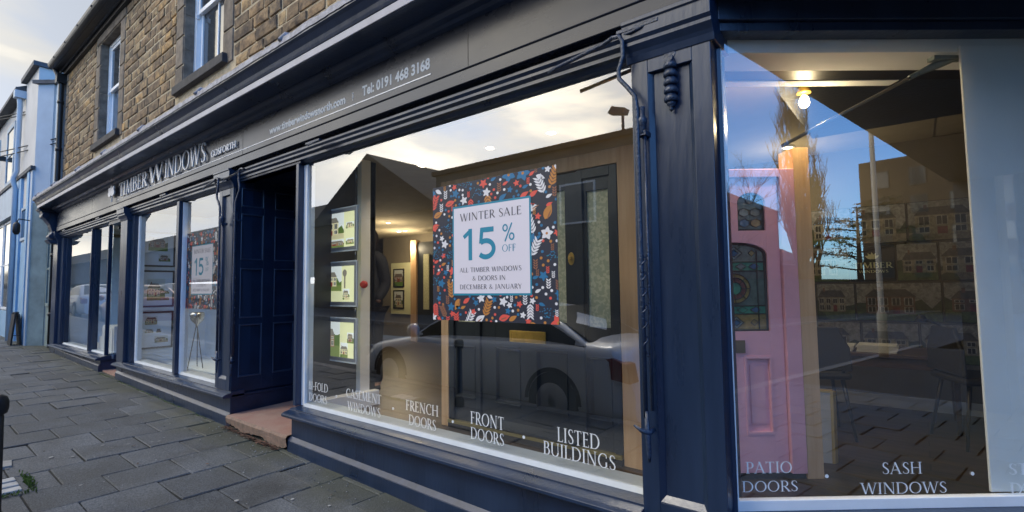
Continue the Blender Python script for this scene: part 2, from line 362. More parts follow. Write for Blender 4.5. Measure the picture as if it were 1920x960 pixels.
def put_text(mb, txt, x0, x1, z0, z1, fr, serif=True, wmul=1.0, thick=0, mi=0, scales=None):
    """fr(u, d, z): frame mapping, u along the line, d outward lift, z up"""
    st, W = text_strokes(txt, serif, wmul)
    sx = (x1-x0)/W; sz = z1-z0
    for k, s in enumerate(st):
        d = .0002*(k % 7)+.0001
        left = []; right = []
        for i, (x, y, wv) in enumerate(s):
            a = s[max(i-1, 0)]; b = s[min(i+1, len(s)-1)]
            dx, dy = (b[0]-a[0]), (b[1]-a[1]); l = math.hypot(dx, dy) or 1
            nx, ny = -dy/l*wv/2, dx/l*wv/2
            left.append((x0+(x+nx)*sx, z0+(y+ny)*sz)); right.append((x0+(x-nx)*sx, z0+(y-ny)*sz))
        for i in range(len(s)-1):
            q = [right[i], right[i+1], left[i+1], left[i]]
            if thick: mb.prism(q, 'y', d, d+thick, mi, fr=lambda u, t, z: fr(u, t, z))
            else: mb.face([fr(u, d, z) for u, z in q], mi)
def font_text(mb, txt, x0, x1, z0, h, fr, mi=0, d=.001):
    cu = bpy.data.curves.new('txt', 'FONT'); cu.body = txt; cu.size = 1; cu.resolution_u = 3; cu.offset = .034
    o = bpy.data.objects.new('txt', cu); col.objects.link(o)
    bpy.context.view_layer.update()
    me = o.evaluated_get(bpy.context.evaluated_depsgraph_get()).to_mesh()
    xs = [v.co.x for v in me.vertices]; a, b = min(xs), max(xs)
    sx = (x1-x0)/(b-a)
    n = len(mb.v)
    for v in me.vertices: mb.v.append(tuple(fr(x0+(v.co.x-a)*sx, d, z0+v.co.y*h/.7)))
    for p in me.polygons: mb.f.append(tuple(n+i for i in p.vertices)); mb.m.append(mi); mb.sm.append(False)
    o.evaluated_get(bpy.context.evaluated_depsgraph_get()).to_mesh_clear()
    bpy.data.objects.remove(o); bpy.data.curves.remove(cu)
# ================================================================ SETTING: ground, pavement, road
rng = random.Random(7)
def ground_sheet(name, x0, x1, y0, y1, dz, m, nx=2):
    b = MB(); b.face([(x0, y0, G(x0)+dz), (x1, y0, G(x1)+dz), (x1, y1, G(x1)+dz), (x0, y1, G(x0)+dz)])
    o = b.build(name, m); tag(o, kind='structure'); return o
ground_sheet('ground', -400, 400, -300, 300, -.60, 'asphalt')
ground_sheet('road', -120, 120, -9.6, -2.43, -.25, 'asphalt')
tag(MB().prism([(-9.75, -.55), (-9.6, -.55), (-9.6, -.13), (-9.62, -.11), (-9.75, -.11)], 'x', -120, 120, fr=lambda x, y, z: (x, y, z+G(x))).build('kerb', 'kerb'), kind='structure')
ground_sheet('pavement', -120, 120, -13.2, -9.75, -.112, 'slab')
# near kerb stones
kb = MB()
x = -40
while x < 14:
    x2 = x+.88; kb.prism([(-2.43, -.45), (-2.25, -.45), (-2.25, .0), (-2.41, .0), (-2.43, -.02)], 'x', x+.004, x2-.004, fr=lambda a, y, z: (a, y, z+G(a)))
    x = x2
tag(kb.build('kerb', 'kerb'), kind='structure')
# near pavement: a bed with individually laid slabs on it
pv = MB()
def bed(x0, x1, y0, y1): pv.face([(x0, y0, G(x0)-.012), (x1, y0, G(x1)-.012), (x1, y1, G(x1)-.012), (x0, y1, G(x0)-.012)], 1)
bed(-60, 14, -2.25, 2.2)
rows = int(26/.45)
SW, SL = .445, .415
for i in range(-58, 22):
    x0 = -4.12 + i*SW; x1 = x0+SW
    yb = -.94 + (.5*SL if i % 2 else 0)
    j = -5
    while True:
        ya = yb + j*SL; yc = ya+SL; j += 1
        if yc < -2.2: continue
        if ya > 1.9: break
        if x0 > -1.2 and ya > .6: break
        if x0 < -14.4 and ya > .3: break
        ya = max(ya, -2.25); g = .0045
        t = rng.uniform(-.0035, .0035); tx = rng.uniform(-.004, .004); ty = rng.uniform(-.004, .004)
        c = [(x0+g, ya+g, t-tx-ty), (x1-g, ya+g, t+tx-ty), (x1-g, yc-g, t+tx+ty), (x0+g, yc-g, t-tx+ty)]
        e = .006
        top = [(px_+(e if k in (0, 3) else -e), py_+(e if k in (0, 1) else -e), G(px_)+dz) for k, (px_, py_, dz) in enumerate(c)]
        bot = [(px_, py_, G(px_)+dz-.008) for px_, py_, dz in c]
        n = len(pv.v); pv.v += top+bot
        pv.f.append((n, n+1, n+2, n+3)); pv.m.append(0); pv.sm.append(False)
        for k in range(4): pv.f.append((n+4+k, n+4+(k+1) % 4, n+(k+1) % 4, n+k)); pv.m.append(0); pv.sm.append(False)
tag(pv.build('pavement', ['slab', 'joint']), kind='structure')

# ================================================================ THE SHOP
shop = thing('shop_building', 'long navy and grey Victorian shopfront under a coursed brown sandstone upper storey', 'shop', (-6.5, 0, .2))
XL, XR = -13.75, 6.0        # ends of the building
YW = .10                    # face of the stone wall
EAVE = 6.05
Z0 = 3.42
wins = [(-7.10, -5.91, 4.07, 5.86), (-11.08, -9.90, 4.07, 5.86), (-2.9, -1.7, 4.07, 5.86), (1.0, 2.2, 4.07, 5.86)]
# --- stone wall, block by block
st = MB(); jt = MB(); rng = random.Random(11)
def in_win(xa, xb, za, zb):
    for (a, b, c, d) in wins:
        if xb > a-.30 and xa < b+.30 and zb > c-.14 and za < d+.24: return (a, b, c, d)
    return None
def block(mb, xa, xb, za, zb, mi=0, dy=None, irr=.008, dep=.12):
    g = .0075; dy = rng.uniform(-.010, .006) if dy is None else dy
    q = [(xa+g, za+g), (xb-g, za+g), (xb-g, zb-g), (xa+g, zb-g)]
    q = [(u+rng.uniform(-irr, irr)*.6, v+rng.uniform(-irr, irr)*.6) for u, v in q]
    # chamfered, faintly domed face
    cx, cz = (xa+xb)/2, (za+zb)/2; n = len(mb.v)
    for u, v in q: mb.v.append((u, YW+.012, v))
    e = .009
    for u, v in q: mb.v.append((u+(e if u < cx else -e), YW+dy-.004, v+(e if v < cz else -e)))
    mb.v.append((cx+rng.uniform(-.02, .02), YW+dy-.004-rng.uniform(0, .012), cz))
    for k in range(4):
        mb.f.append((n+k, n+(k+1) % 4, n+4+(k+1) % 4, n+4+k)); mb.m.append(mi); mb.sm.append(False)
        mb.f.append((n+4+k, n+4+(k+1) % 4, n+8)); mb.m.append(mi); mb.sm.append(False)
z = Z0
while z < EAVE-.02:
    h = rng.choice([.115, .125, .135, .145, .15]); zt = min(z+h, EAVE)
    x = XL+rng.uniform(-.3, 0)+.22
    while x < XR:
        wd = rng.choice([.16, .24, .30, .34, .38, .44, .50]); x2 = min(x+wd, XR)
        xa = max(x, XL+.2)
        seg = [(xa, x2)]
        for (a, b, c, d) in wins:
            if zt > c-.145 and z < d+.20:
                A, B = a-.27, b+.27; ns = []
                for (p, q) in seg:
                    if q <= A or p >= B: ns.append((p, q)); continue
                    if p < A-.06: ns.append((p, A))
                    if q > B+.06: ns.append((B, q))
                seg = ns
        for (p, q) in seg:
            if q-p > .05: block(st, p, q, z, zt)
        x = x2
    z = zt
# corner quoins at the far end
z = Z0; k = 0
while z < EAVE-.05:
    block(st, XL, XL+(.22), z, min(z+.27, EAVE), 1, dy=-.004, irr=.002); z += .27; k += 1
# dressed jambs, lintels
for (a, b, c, d) in wins:
    z = c-.14; k = 0
    hs = (d-z)/5
    for k in range(5):
        for sgn, (p, q) in ((-1, (a-.27, a)), (1, (b, b+.27))):
            block(st, p, q, z, z+hs, 1, dy=-.006, irr=.001)
        z += hs
    block(st, a-.27, b+.27, d, d+.20, 1, dy=-.008, irr=.001)
wall = st.build('stone_wall', ['stone', 'lintel'], shop)
# mortar sheet with window openings, and jamb reveals
xs = [XL]; 
edges = sorted([(a, b) for a, b, _, _ in wins])
x = XL
for a, b in edges:
    jt.box(x, a, YW+.004, YW+.30, Z0-.5, EAVE); x = b
jt.box(x, XR, YW+.004, YW+.30, Z0-.5, EAVE)
for a, b, c, d in wins:
    jt.box(a, b, YW+.004, YW+.30, Z0-.5, c-.02); jt.box(a, b, YW+.004, YW+.30, d, EAVE)
jt.build('mortar', 'mortar', wall)
for a, b, c, d in wins:
    rv = MB()
    z = c; hs = (d-c)/4
    for k in range(4):
        rv.box(a-.001, a+.006, YW+.001, YW+.2, z+.003, z+hs-.003); rv.box(b-.006, b+.001, YW+.001, YW+.2, z+.003, z+hs-.003); z += hs
    rv.box(a, b, YW+.001, YW+.2, d-.006, d+.001)
    rv.build('window_reveal', 'lintel', wall)
for i, (a, b, c, d) in enumerate(wins):
    sw = MB(); y0 = YW+.11; f = .07; a1, b1 = a+.006, b-.006
    sw.box(a1, a1+f, y0, y0+.09, c, d); sw.box(b1-f, b1, y0, y0+.09, c, d); sw.box(a1+f, b1-f, y0, y0+.09, d-f, d-.006); sw.box(a1+f, b1-f, y0, y0+.09, c, c+.05)
    mid = (c+d)/2+.05
    # upper sash in front, lower sash behind, each with stiles and rails
    for (za, zb, yy) in ((mid-.03, d-f, y0+.015), (c+.05, mid+.03, y0+.05)):
        s = .055
        sw.box(a1+f, a1+f+s, yy, yy+.035, za, zb); sw.box(b1-f-s, b1-f, yy, yy+.035, za, zb)
        sw.box(a1+f+s, b1-f-s, yy, yy+.035, za, za+s); sw.box(a1+f+s, b1-f-s, yy, yy+.035, zb-s, zb)
        sw.box((a+b)/2-.012, (a+b)/2+.012, yy+.004, yy+.03, za+s, zb-s)
        for q in (a1+f-.0, b1-f-.02): sw.box(q, q+.02, yy-.03, yy+.01, za-.06, za)
    fr_ = sw.build('sash_window', 'white', shop, bevel=.004)
    gl = MB(); gl.box(a1+f, b1-f, y0+.032, y0+.034, mid, d-f); gl.box(a1+f, b1-f, y0+.068, y0+.070, c+.05, mid)
    gl.build('glass', 'sashglass', fr_)
    cu = MB()
    n = 26
    for k in range(n):
        u0 = a1+f+(b1-a1-2*f)*k/n; u1 = a1+f+(b1-a1-2*f)*(k+1)/n; yk = .03 if k % 2 else .0
        cu.face([(u0, y0+.16+yk, c), (u1, y0+.16+.03-yk, c), (u1, y0+.16+.03-yk, d), (u0, y0+.16+yk, d)])
    cu.build('curtain', 'cream', fr_)
    ss = MB(); ss.prism([(.035, c-.125), (YW+.22, c-.125), (YW+.22, c), (.035, c-.02)], 'x', a-.20, b+.14)
    ss.build('stone_sill', 'sillstone', fr_, bevel=.006)
# --- eaves, gutter, roof
rf = MB(); rf.prism([(-.12, EAVE+.16), (4.5, EAVE+2.6), (4.5, EAVE+2.5), (0, EAVE+.02)], 'x', XL-.1, XR)
rf.build('roof', 'slate', shop)
gt = MB()
gt.box(XL-.03, XR, YW-.06, YW+.1, EAVE-.04, EAVE+.03)
gt.box(XL-.03, XR, -.10, YW+.0, EAVE+.035, EAVE+.055)
g_ = gt.build('eaves_board', 'iron', shop)
prof = [(-.115+.085*math.cos(rad(a)), EAVE+.13+.085*math.sin(rad(a))) for a in range(180, 361, 20)]
gu = MB(); gu.prism(prof+[(-.03, EAVE+.15), (-.2, EAVE+.15)], 'x', XL-.08, XR)
x = XL+.5
while x < XR: gu.box(x, x+.03, -.21, YW, EAVE+.10, EAVE+.125); x += .95
gu.build('gutter', 'iron', shop)
dpz = MB()
dpz.tube([(XL-.02, -.1, EAVE+.08), (XL-.02, -.02, EAVE-.10), (XL-.02, .02, EAVE-.25), (XL-.02, .02, 3.5), (XL-.02, .02, G(XL)+.02)], .045, 10)
for zz in (5.4, 4.4, 3.6, 2.2, 1.0): dpz.tube([(XL-.02, .02, zz), (XL-.02, .02, zz+.07)], .056, 10)
dpz.box(XL-.10, XL+.06, -.07, .09, EAVE-.22, EAVE-.02)
dpz.build('downpipe', 'iron', shop)
# --- entablature: frieze board, cornice, lead
BX0, BX1 = -12.95, 5.2
CTIP = -.38
fa = MB(); fa.box(BX0, BX1, -.08, .06, 2.735, 3.10)
fascia = fa.build('fascia', 'board', shop)
fl = MB(); fl.box(BX0, BX1, -.088, .04, 2.655, 2.733)
fl.prism([(-.088, 2.733), (-.096, 2.738), (-.088, 2.745), (-.079, 2.745), (-.079, 2.733)], 'x', BX0, BX1)
fl.build('lower_rail', 'board', fascia, bevel=.003)
for xx in (-11.4, -7.9, -3.9, -.15, 3.4):
    pass
for xx in (-10.4, -4.95, -2.0): MB().box(xx, xx+.004, -.0812, -.079, 2.745, 3.10).build('board_joint', 'black', fascia)
co = MB()
# profile in (y,z): soffit, bed mould, corona with pale fillet, cyma, lead top
bedm = [(-.078, 3.02), (-.105, 3.03), (-.115, 3.05), (-.15, 3.06), (-.165, 3.085), (-.17, 3.10), (.05, 3.10), (.05, 3.02)]
co.prism(bedm, 'x', BX0-.02, BX1)
co.prism([(.05, 3.102), (-.30, 3.102), (-.30, 3.095), (-.335, 3.095), (-.335, 3.155), (.05, 3.155)], 'x', BX0-.25, BX1)
co.prism([(.05, 3.157), (-.345, 3.157), (-.352, 3.175), (-.36, 3.20), (-.385, 3.235), (-.405, 3.25), (-.405, 3.272), (.05, 3.33)], 'x', BX0-.32, BX1)
cornice = co.build('cornice', 'navy', shop)
pf = MB(); pf.box(BX0-.262, BX1, -.343, -.3352, 3.099, 3.152); pf.build('corona_band', mat('pale lilac corona paint', (.36, .355, .40), .4, var=.12, spec=.6), cornice, bevel=.003)
ld = MB(); rng = random.Random(5)
x = BX0-.34; pr = None
yy_w = YW-.006
segs = []
while x < BX1:
    segs.append((x, rng.uniform(-.006, .007), rng.uniform(-.015, .02))); x += rng.uniform(.03, .07)
for (xa, ja, ka), (xb, jb, kb_) in zip(segs, segs[1:]):
    P = [lambda x, j, k: (x, -.412+j*.2, 3.262+j*.6), lambda x, j, k: (x, -.40+j*.2, 3.318+j*1.4), lambda x, j, k: (x, -.15, 3.365+j*.9), lambda x, j, k: (x, yy_w-.012, 3.395), lambda x, j, k: (x, yy_w-.008+j*.2, 3.44+k)]
    for p, q in zip(P, P[1:]): ld.face([p(xa, ja, ka), p(xb, jb, kb_), q(xb, jb, kb_), q(xa, ja, ka)])
x = BX0
while x < BX1:
    # lead rolls over the joints
    ld.tube([(x, -.415, 3.295), (x, -.37, 3.35), (x, yy_w-.03, 3.41), (x, yy_w-.015, 3.50)], [.018, .026, .026, .018], 8); x += rng.uniform(1.3, 1.8)
ld.build('lead_flashing', 'lead', cornice)
# far-end console bracket of the entablature
cb = MB()
cb.prism([(-.30, 3.09), (.06, 3.09), (.06, 2.50), (-.10, 2.50), (-.16, 2.56), (-.12, 2.66), (-.16, 2.80), (-.26, 2.95)], 'x', -13.4, -13.14)
cb.prism([(-.335, 3.098), (.06, 3.098), (.06, 3.05), (-.31, 3.05)], 'x', -13.43, -13.11)
cb.prism([(-.19, 2.50), (.06, 2.50), (.06, 2.43), (-.14, 2.43)], 'x', -13.43, -13.11)
cb.tube([(-13.42, -.22, 2.97), (-13.12, -.22, 2.97)], .06, 12)
cb.tube([(-13.42, -.12, 2.57), (-13.12, -.12, 2.57)], .05, 12)
cb.build('console_bracket', 'navy', shop, bevel=.006)
# --- transom head and mouldings beneath the fascia
hd = MB()
hd.prism([(-.02, 2.653), (.10, 2.653), (.10, 2.53), (.03, 2.53), (.015, 2.548), (-.012, 2.552), (-.012, 2.57), (-.035, 2.585), (-.035, 2.60), (-.05, 2.615), (-.05, 2.63), (-.02, 2.64)], 'x', -13.1, -.62)
hd.build('window_head', 'navy', shop)
rr = MB(); rng = random.Random(8)
# --- lettering on the frieze
FR = lambda u, d, z: (u, -.0805-d, z)
tx = MB(); font_text(tx, 'www.timberwindowsnorth.com', -4.42, -3.25, 2.834, .062, FR)
tx.build('web_address', 'letter', fascia); tx = MB(); font_text(tx, 'I', -3.158, -3.15, 2.832, .056, FR)
tx.build('divider', 'letter', fascia); tx = MB(); font_text(tx, 'Tel: 0191 468 3168', -3.04, -2.325, 2.834, .068, FR)
tx.build('telephone_number', 'letter', fascia)
ul = MB(); ul.box(-9.0, -2.318, -.0825, -.0801, 2.791, 2.798); ul.build('underline', 'letter_metal', fascia)
st_ = MB()
FRs = lambda u, d, z: (u, -.094-d, z)
put_text(st_, 'TIMBER', -8.82, -7.62, 2.812, 3.01, FRs, thick=.012, wmul=.95)
put_text(st_, 'T', -8.90, -8.76, 2.806, 3.045, FRs, thick=.018, wmul=1.0) if False else None
st_.build('raised_lettering', 'letter_metal', fascia); st_ = MB()
put_text(st_, 'W', -7.56, -7.02, 2.815, 3.06, FRs, thick=.012, wmul=.95)
st_.build('raised_lettering', 'letter_metal', fascia); st_ = MB(); put_text(st_, 'INDOWS', -6.98, -5.76, 2.815, 3.03, FRs, thick=.012, wmul=.95)
so_ = st_.build('raised_lettering', 'letter_metal', fascia)
gg = MB(); put_text(gg, 'GOSFORTH', -5.64, -5.06, 2.835, 2.90, lambda u, d, z: (u, -.09-d, z), thick=.008, wmul=1.7); gg.build('small_lettering', 'letter_metal', fascia)
# leaf emblem
em = MB()
for k, a in enumerate((-62, -32, 0, 32, 62)):
    ln_ = .15 if k in (1, 2, 3) else .11
    pts = []
    for i in range(13):
        t = i/12; wv = .036*math.sin(PI*t)**.8
        pts.append((t*ln_+.02, wv))
    poly = [(p[0], p[1]) for p in pts]+[(p[0], -p[1]) for p in pts[-2:0:-1]]
    ca, sa = math.cos(rad(90-a)), math.sin(rad(90-a))
    poly = [(-9.14+(u*ca-v*sa)*1.5, 2.86+(u*sa+v*ca)) for u, v in poly]
    em.prism(poly, 'y', -.125-.001*k, -.108-.001*k)
em.box(-9.147, -9.133, -.12, -.106, 2.78, 2.87)
em.build('leaf_emblem', 'letter_metal', fascia)
# --- stall risers (plinths), sills, pilasters
M['chamfer'] = mat('plinth chamfer paint with sky sheen', (.03, .04, .075), .34, var=.3, vscale=12, spec=.6, coat=.1)  # paler base colour stands for sky reflected along the chamfer
def riser(x0, x1, y, ends=()):
    b = MB(); fr = lambda x, yy, z: (x, yy, z)
    gx0, gx1 = G(x0), G(x1)
    # upper panel board
    n = len(b.v)
    def wedge(xa, xb, ya, yb, za0, za1, zb0, zb1):
        k = len(b.v)
        b.v += [(xa, ya, za0), (xb, ya, za1), (xb, yb, za1), (xa, yb, za0), (xa, ya, zb0), (xb, ya, zb1), (xb, yb, zb1), (xa, yb, zb0)]
        for q in ((0, 3, 2, 1), (4, 5, 6, 7), (0, 1, 5, 4), (1, 2, 6, 5), (2, 3, 7, 6), (3, 0, 4, 7)): b.f.append(tuple(k+i for i in q)); b.m.append(0); b.sm.append(False)
    wedge(x0, x1, y, .14, gx0-.03, gx1-.03, .436, .436)
    wedge(x0-.012, x1+.012, y-.028, y, gx0-.02, gx1-.02, gx0+.088, gx1+.088)
    o = b.build('stall_riser', 'navy', shop, bevel=.003)
    b = MB(); k = 0
    b.v += [(x0-.012, y-.028, gx0+.089), (x1+.012, y-.028, gx1+.089), (x1+.012, y-.001, gx1+.089), (x0-.012, y-.001, gx0+.089), (x0-.012, y-.026, gx0+.093), (x1+.012, y-.026, gx1+.093), (x1+.012, y-.001, gx1+.118), (x0-.012, y-.001, gx0+.118)]
    for q in ((0, 3, 2, 1), (4, 5, 6, 7), (0, 1, 5, 4), (1, 2, 6, 5), (2, 3, 7, 6), (3, 0, 4, 7)): b.f.append(q); b.m.append(0); b.sm.append(False)
    b.build('sheen_chamfer', 'chamfer', o)
    return o
riser(-4.03, -.98, -.045); riser(-8.82, -5.18, -.045); riser(-13.2, -9.72, -.045)
def sill(x0, x1):
    b = MB(); b.prism([(-.112, .440), (-.118, .448), (-.118, .462), (-.105, .470), (-.095, .474), (-.045, .486), (-.045, .494), (.04, .502), (.08, .502), (.08, .438), (-.06, .438)], 'x', x0, x1)
    b.build('window_sill', 'navy', shop, bevel=.002)
sill(-4.06, -.985); sill(-8.86, -5.17); sill(-13.22, -9.68)
# main pilaster between the big window and the splayed bay
def pilaster(x0, x1, y, zb, panel=True, top=2.50, capw=.02):
    b = MB(); w_ = x1-x0; m = w_*.22
    if panel:
        b.box(x0, x0+m, y, .14, zb, top-.002); b.box(x1-m, x1, y, .14, zb, top-.002)
        b.box(x0+m, x1-m, y, .14, top-.09, top-.002); b.box(x0+m, x1-m, y, .14, zb, zb+.10)
        b.box(x0+m, x1-m, y+.022, .14, zb+.10, top-.09)
        # splayed panel moulding
        b.prism([(x0+m, y+.0005), (x0+m+.022, y+.0215), (x0+m, y+.0215)], 'z', zb+.10, top-.09)
        b.prism([(x1-m, y+.0005), (x1-m-.022, y+.0215), (x1-m, y+.0215)], 'z', zb+.10, top-.09)
        b.prism([(y+.0005, zb+.10), (y+.0215, zb+.10), (y+.0215, zb+.13)], 'x', x0+m, x1-m)
    else: b.box(x0, x1, y, .14, zb, top-.002)
    p = b.build('pilaster', 'navy', shop, bevel=.003)
    c = MB()
    c.prism([(y-.004, top-.03), (.14, top-.03), (.14, 2.652), (y-.06, 2.652), (y-.06, 2.635), (y-.052, 2.628), (y-.052, top+.07), (y-.04, top+.055), (y-.04, top+.04), (y-.02, top+.015), (y-.012, top)], 'x', x0-capw, x1+capw)
    c.build('capital', 'navy', p, bevel=.003)
    return p
pil = pilaster(-.985, -.63, -.06, .43)
b = MB(); b.box(-1.0, -.615, -.078, .14, G(-.8)-.03, .428); b.box(-1.004, -.611, -.084, .14, G(-.8)-.03, G(-.8)+.12); b.build('pilaster_base', 'navy', pil, bevel=.004)
# cast drop ornament on the pilaster
om = MB(); ox, oy = -.803, -.072
om.lathe([(.030, 0), (.030, .012), (.024, .018)], (ox, -.045, 2.465), (0, -1, 0), 18)
zz = 2.435
for k in range(5):
    om.lathe([(.024, 0), (.030, .004), (.031, .016), (.022, .034)], (ox, oy+.012, zz-.037*(k+1)), (0, 0, 1), 14)
om.lathe([(.001, -.03), (.010, -.02), (.006, -.01), (.018, 0), (.020, .012)], (ox, oy+.012, zz-.037*5-.012), (0, 0, 1), 12)
om.tube([(ox, -.06, 2.44), (ox, -.085, 2.44)], .02, 10)
om.build('drop_ornament', 'navy_rough', pil)
pilaster(-5.53, -5.20, -.05, .50, panel=True); pilaster(-8.90, -8.60, -.05, .50, panel=False); pilaster(-13.4, -13.02, -.05, .30, panel=False)
MB().box(-8.88, -8.62, -.05, .14, G(-8.8)-.02, .50).build('pilaster_foot', 'navy', shop); MB().box(-13.38, -13.05, -.05, .14, G(-13)-.02, .3).build('pilaster_foot', 'navy', shop)
# --- display windows
def rectframe(b, x0, x1, z0, z1, y0, y1, w_, mi=0):
    b.box(x0, x0+w_, y0, y1, z0, z1, mi); b.box(x1-w_, x1, y0, y1, z0, z1, mi); b.box(x0+w_, x1-w_, y0, y1, z1-w_, z1, mi); b.box(x0+w_, x1-w_, y0, y1, z0, z0+w_, mi)
def display_window(x0, x1, mull=(), mw_=.03, lp=.045, bead='white', rd=.11):
    b = MB(); z0, z1 = .503, 2.53
    b.box(x0, x0+lp, .0, .11, z0, z1); b.box(x1-.03, x1, .0, rd, z0, z1); b.box(x0+lp, x1-.03, .065, .11, z1-.02, z1); b.box(x0+lp, x1-.03, .12, .15, z0-.03, z0-.012)
    for m_ in mull: b.box(m_-mw_, m_+mw_, -.005, .11, z0, z1)
    fr_ = b.build('display_window', 'navy', shop, bevel=.004)
    wb = MB(); e = [x0+lp]+[v for m_ in mull for v in (m_-mw_, m_+mw_)]+[x1-.03]
    for a, c in zip(e[::2], e[1::2]):
        wb.box(a, a+.055, .048, .12, z0, z1-.01) if a == e[0] else wb.box(a, a+.015, .035, .12, z0, z1-.01)
        wb.prism([(.036, .503), (.050, .524), (.078, .526), (.17, .532), (.17, .40), (.10, .40), (.036, .49)], 'x', a+.055 if a == e[0] else a+.015, c, 1)
    wb.build('bead', [bead, 'sillwhite'], fr_, bevel=.003)
    gl = MB(); gl.face([(x0+.06, .06, z0), (x1-.01, .06, z0), (x1-.01, .06, z1), (x0+.06, .06, z1)])
    gl.build('glass', 'glass', fr_)
    return fr_
w1 = display_window(-4.10, -.985)
w2 = display_window(-8.60, -5.53, (-6.82,), .04, .12)
w3 = display_window(-13.02, -9.72, (-10.72,), .018, .2, 'navy', .05)
# return pane of the far bay, facing its doorway
rb = MB(); rb.box(-9.78, -9.72, .75, .82, .503, 2.53); rb.box(-9.79, -9.721, .12, .75, .44, .503); rb.box(-9.77, -9.735, .145, .82, G(-9.7)-.02, .44); rb.box(-9.78, -9.723, .12, .75, 2.45, 2.53)
rp = rb.build('return_pane', 'navy', shop, bevel=.003); g3 = MB(); g3.face([(-9.75, .05, .503), (-9.75, .75, .503), (-9.75, .75, 2.45), (-9.75, .05, 2.45)]); g3.build('glass', 'glass', rp)
# window lettering
FG = lambda u, d, z: (u, .0575-d, z)
def wl(lines, parent, FGx=FG):
    for (t, a, c, z0, z1) in lines:
        b = MB(); put_text(b, t, a, c, z0, z1, FGx, wmul=.92); b.build('window_lettering', 'letter', parent)
wl([('BI-FOLD', -3.955, -3.67, .645, .710), ('DOORS', -3.945, -3.68, .555, .617)], w1)
wl([('CASEMENT', -3.42, -2.99, .645, .710), ('WINDOWS', -3.40, -3.0, .552, .617)], w1)
wl([('FRENCH', -2.725, -2.41, .645, .712), ('DOORS', -2.695, -2.43, .553, .62)], w1)
wl([('FRONT', -2.13, -1.87, .648, .720), ('DOORS', -2.13, -1.87, .56, .628)], w1)
wl([('LISTED', -1.51, -1.26, .652, .725), ('BUILDINGS', -1.60, -1.175, .572, .640)], w1)
for xx in (-3.55, -2.86, -2.28, -1.73): MB().lathe([(.009, 0), (.009, .001)], (xx, .058, .635), (0, -1, 0), 14).build('lettering_dot', 'letter', w1)
# --- doorway one: panelled recess and sandstone step
M['mould'] = mat('navy moulding with painted catch light', (.03, .05, .095), .3, spec=.8, coat=.3)  # lighter navy paints caught light onto the panel beads
def panelled(xf, sgn, y0, y1, z0, z1, ledge=True, m='navy_shaded', rows=((.62, 1.13), (1.19, 1.68), (1.76, 2.22), (2.29, 2.48))):
    b = MB(); t = .03*sgn; beads = []
    cols_ = []
    w_ = (y1-y0)/2
    for k in range(2): cols_.append((y0+.06+k*w_, y0+(k+1)*w_-.05))
    X = lambda d: xf+d*sgn
    def bx(d0, d1, ya, yb, za, zb):
        a, c = sorted((X(d0), X(d1))); b.box(a, c, ya, yb, za, zb)
    bx(-.06, -.012, y0, y1, z0, z1)
    # rails and stiles proud of the panels
    ys = [y0]+[v for c in cols_ for v in c]+[y1]
    for a, c in zip(ys[::2], ys[1::2]): bx(-.012, .006, a, c, z0+.3, z1)
    zs = [z0+.3]+[v for r in rows for v in r]+[z1]
    for (a, c) in cols_:
        for p, q in zip(zs[::2], zs[1::2]): bx(-.012, .006, a, c, p, q)
        for (p, q) in rows:   # bead round each panel
            for (u0, u1, v0, v1) in ((a, a+.014, p, q), (c-.014, c, p, q), (a+.014, c-.014, p, p+.014), (a+.014, c-.014, q-.014, q)):
                bd = MB(); s0, s1 = sorted((X(-.012), X(.012))); bd.box(s0, s1, u0, u1, v0, v1); beads.append(bd)
    bx(-.012, .012, y0, y1, z0, z0+.26)
    bx(-.012, .020, y0, y1, z0+.262, z0+.285)
    o = b.build('entrance_panelling', m, shop, bevel=.002)
    al = MB()
    for bd in beads:
        n = len(al.v); al.v += bd.v; al.f += [tuple(n+i for i in f) for f in bd.f]; al.m += bd.m; al.sm += bd.sm
    al.build('panel_moulding', 'mould', o, bevel=.006)
    return o
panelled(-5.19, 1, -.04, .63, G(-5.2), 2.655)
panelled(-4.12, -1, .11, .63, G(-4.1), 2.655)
b = MB(); b.box(-5.2, -4.1, .63, .68, .2, 2.66); b.box(-4.98, -4.32, .615, .63, .36, 2.2); b.build('entrance_door', 'navy_shaded', shop, bevel=.004)
b = MB(); b.box(-5.2, -4.1, .0, .63, 2.56, 2.60); b.build('entrance_soffit', 'navy_shaded', shop)
b = MB(); b.box(-5.2, -4.03, .0, .12, 2.53, 2.60); b.build('entrance_beam', 'navy_shaded', shop)
# step with a worn, chipped front
sb = MB(); rng = random.Random(3); n = 40; top = .295
ptsf = []
for i in range(n+1):
    x = -5.165+(1.13)*i/n; ptsf.append((x, -.082+.003*math.sin(i*.23)+rng.uniform(-.001, .001), G(x)+.022+.016*math.sin(i*.31+1)+rng.uniform(-.008, .008)))
for (a, c) in zip(ptsf, ptsf[1:]):
    za = top-.0; 
    sb.face([(a[0], .64, za+.015), (c[0], .64, za+.015), (c[0], a[1]*0-.075, za-.01), (a[0], -.075, za-.01)][::-1])
    sb.face([(a[0], -.075, za-.01), (c[0], -.075, za-.01), (c[0], c[1]-.01, za-.03), (a[0], a[1]-.01, za-.03)], 1)
    sb.face([(a[0], a[1]-.01, za-.03), (c[0], c[1]-.01, za-.03), (c[0], c[1], c[2]), (a[0], a[1], a[2])], 1)
    sb.face([(a[0], a[1], a[2]), (c[0], c[1], c[2]), (c[0], .1, c[2]), (a[0], .1, a[2])])
sb.face([(ptsf[0][0], -.09, top-.03), (ptsf[0][0], .63, top), (ptsf[0][0], .63, .1), (ptsf[0][0], -.08, .1)])
so2 = sb.build('entrance_step', ['step', mat('worn buff stone nosing', (.33, .215, .155), .9, c2=(.19, .14, .105), vscale=14, bump=.7, bscale=70)], shop)
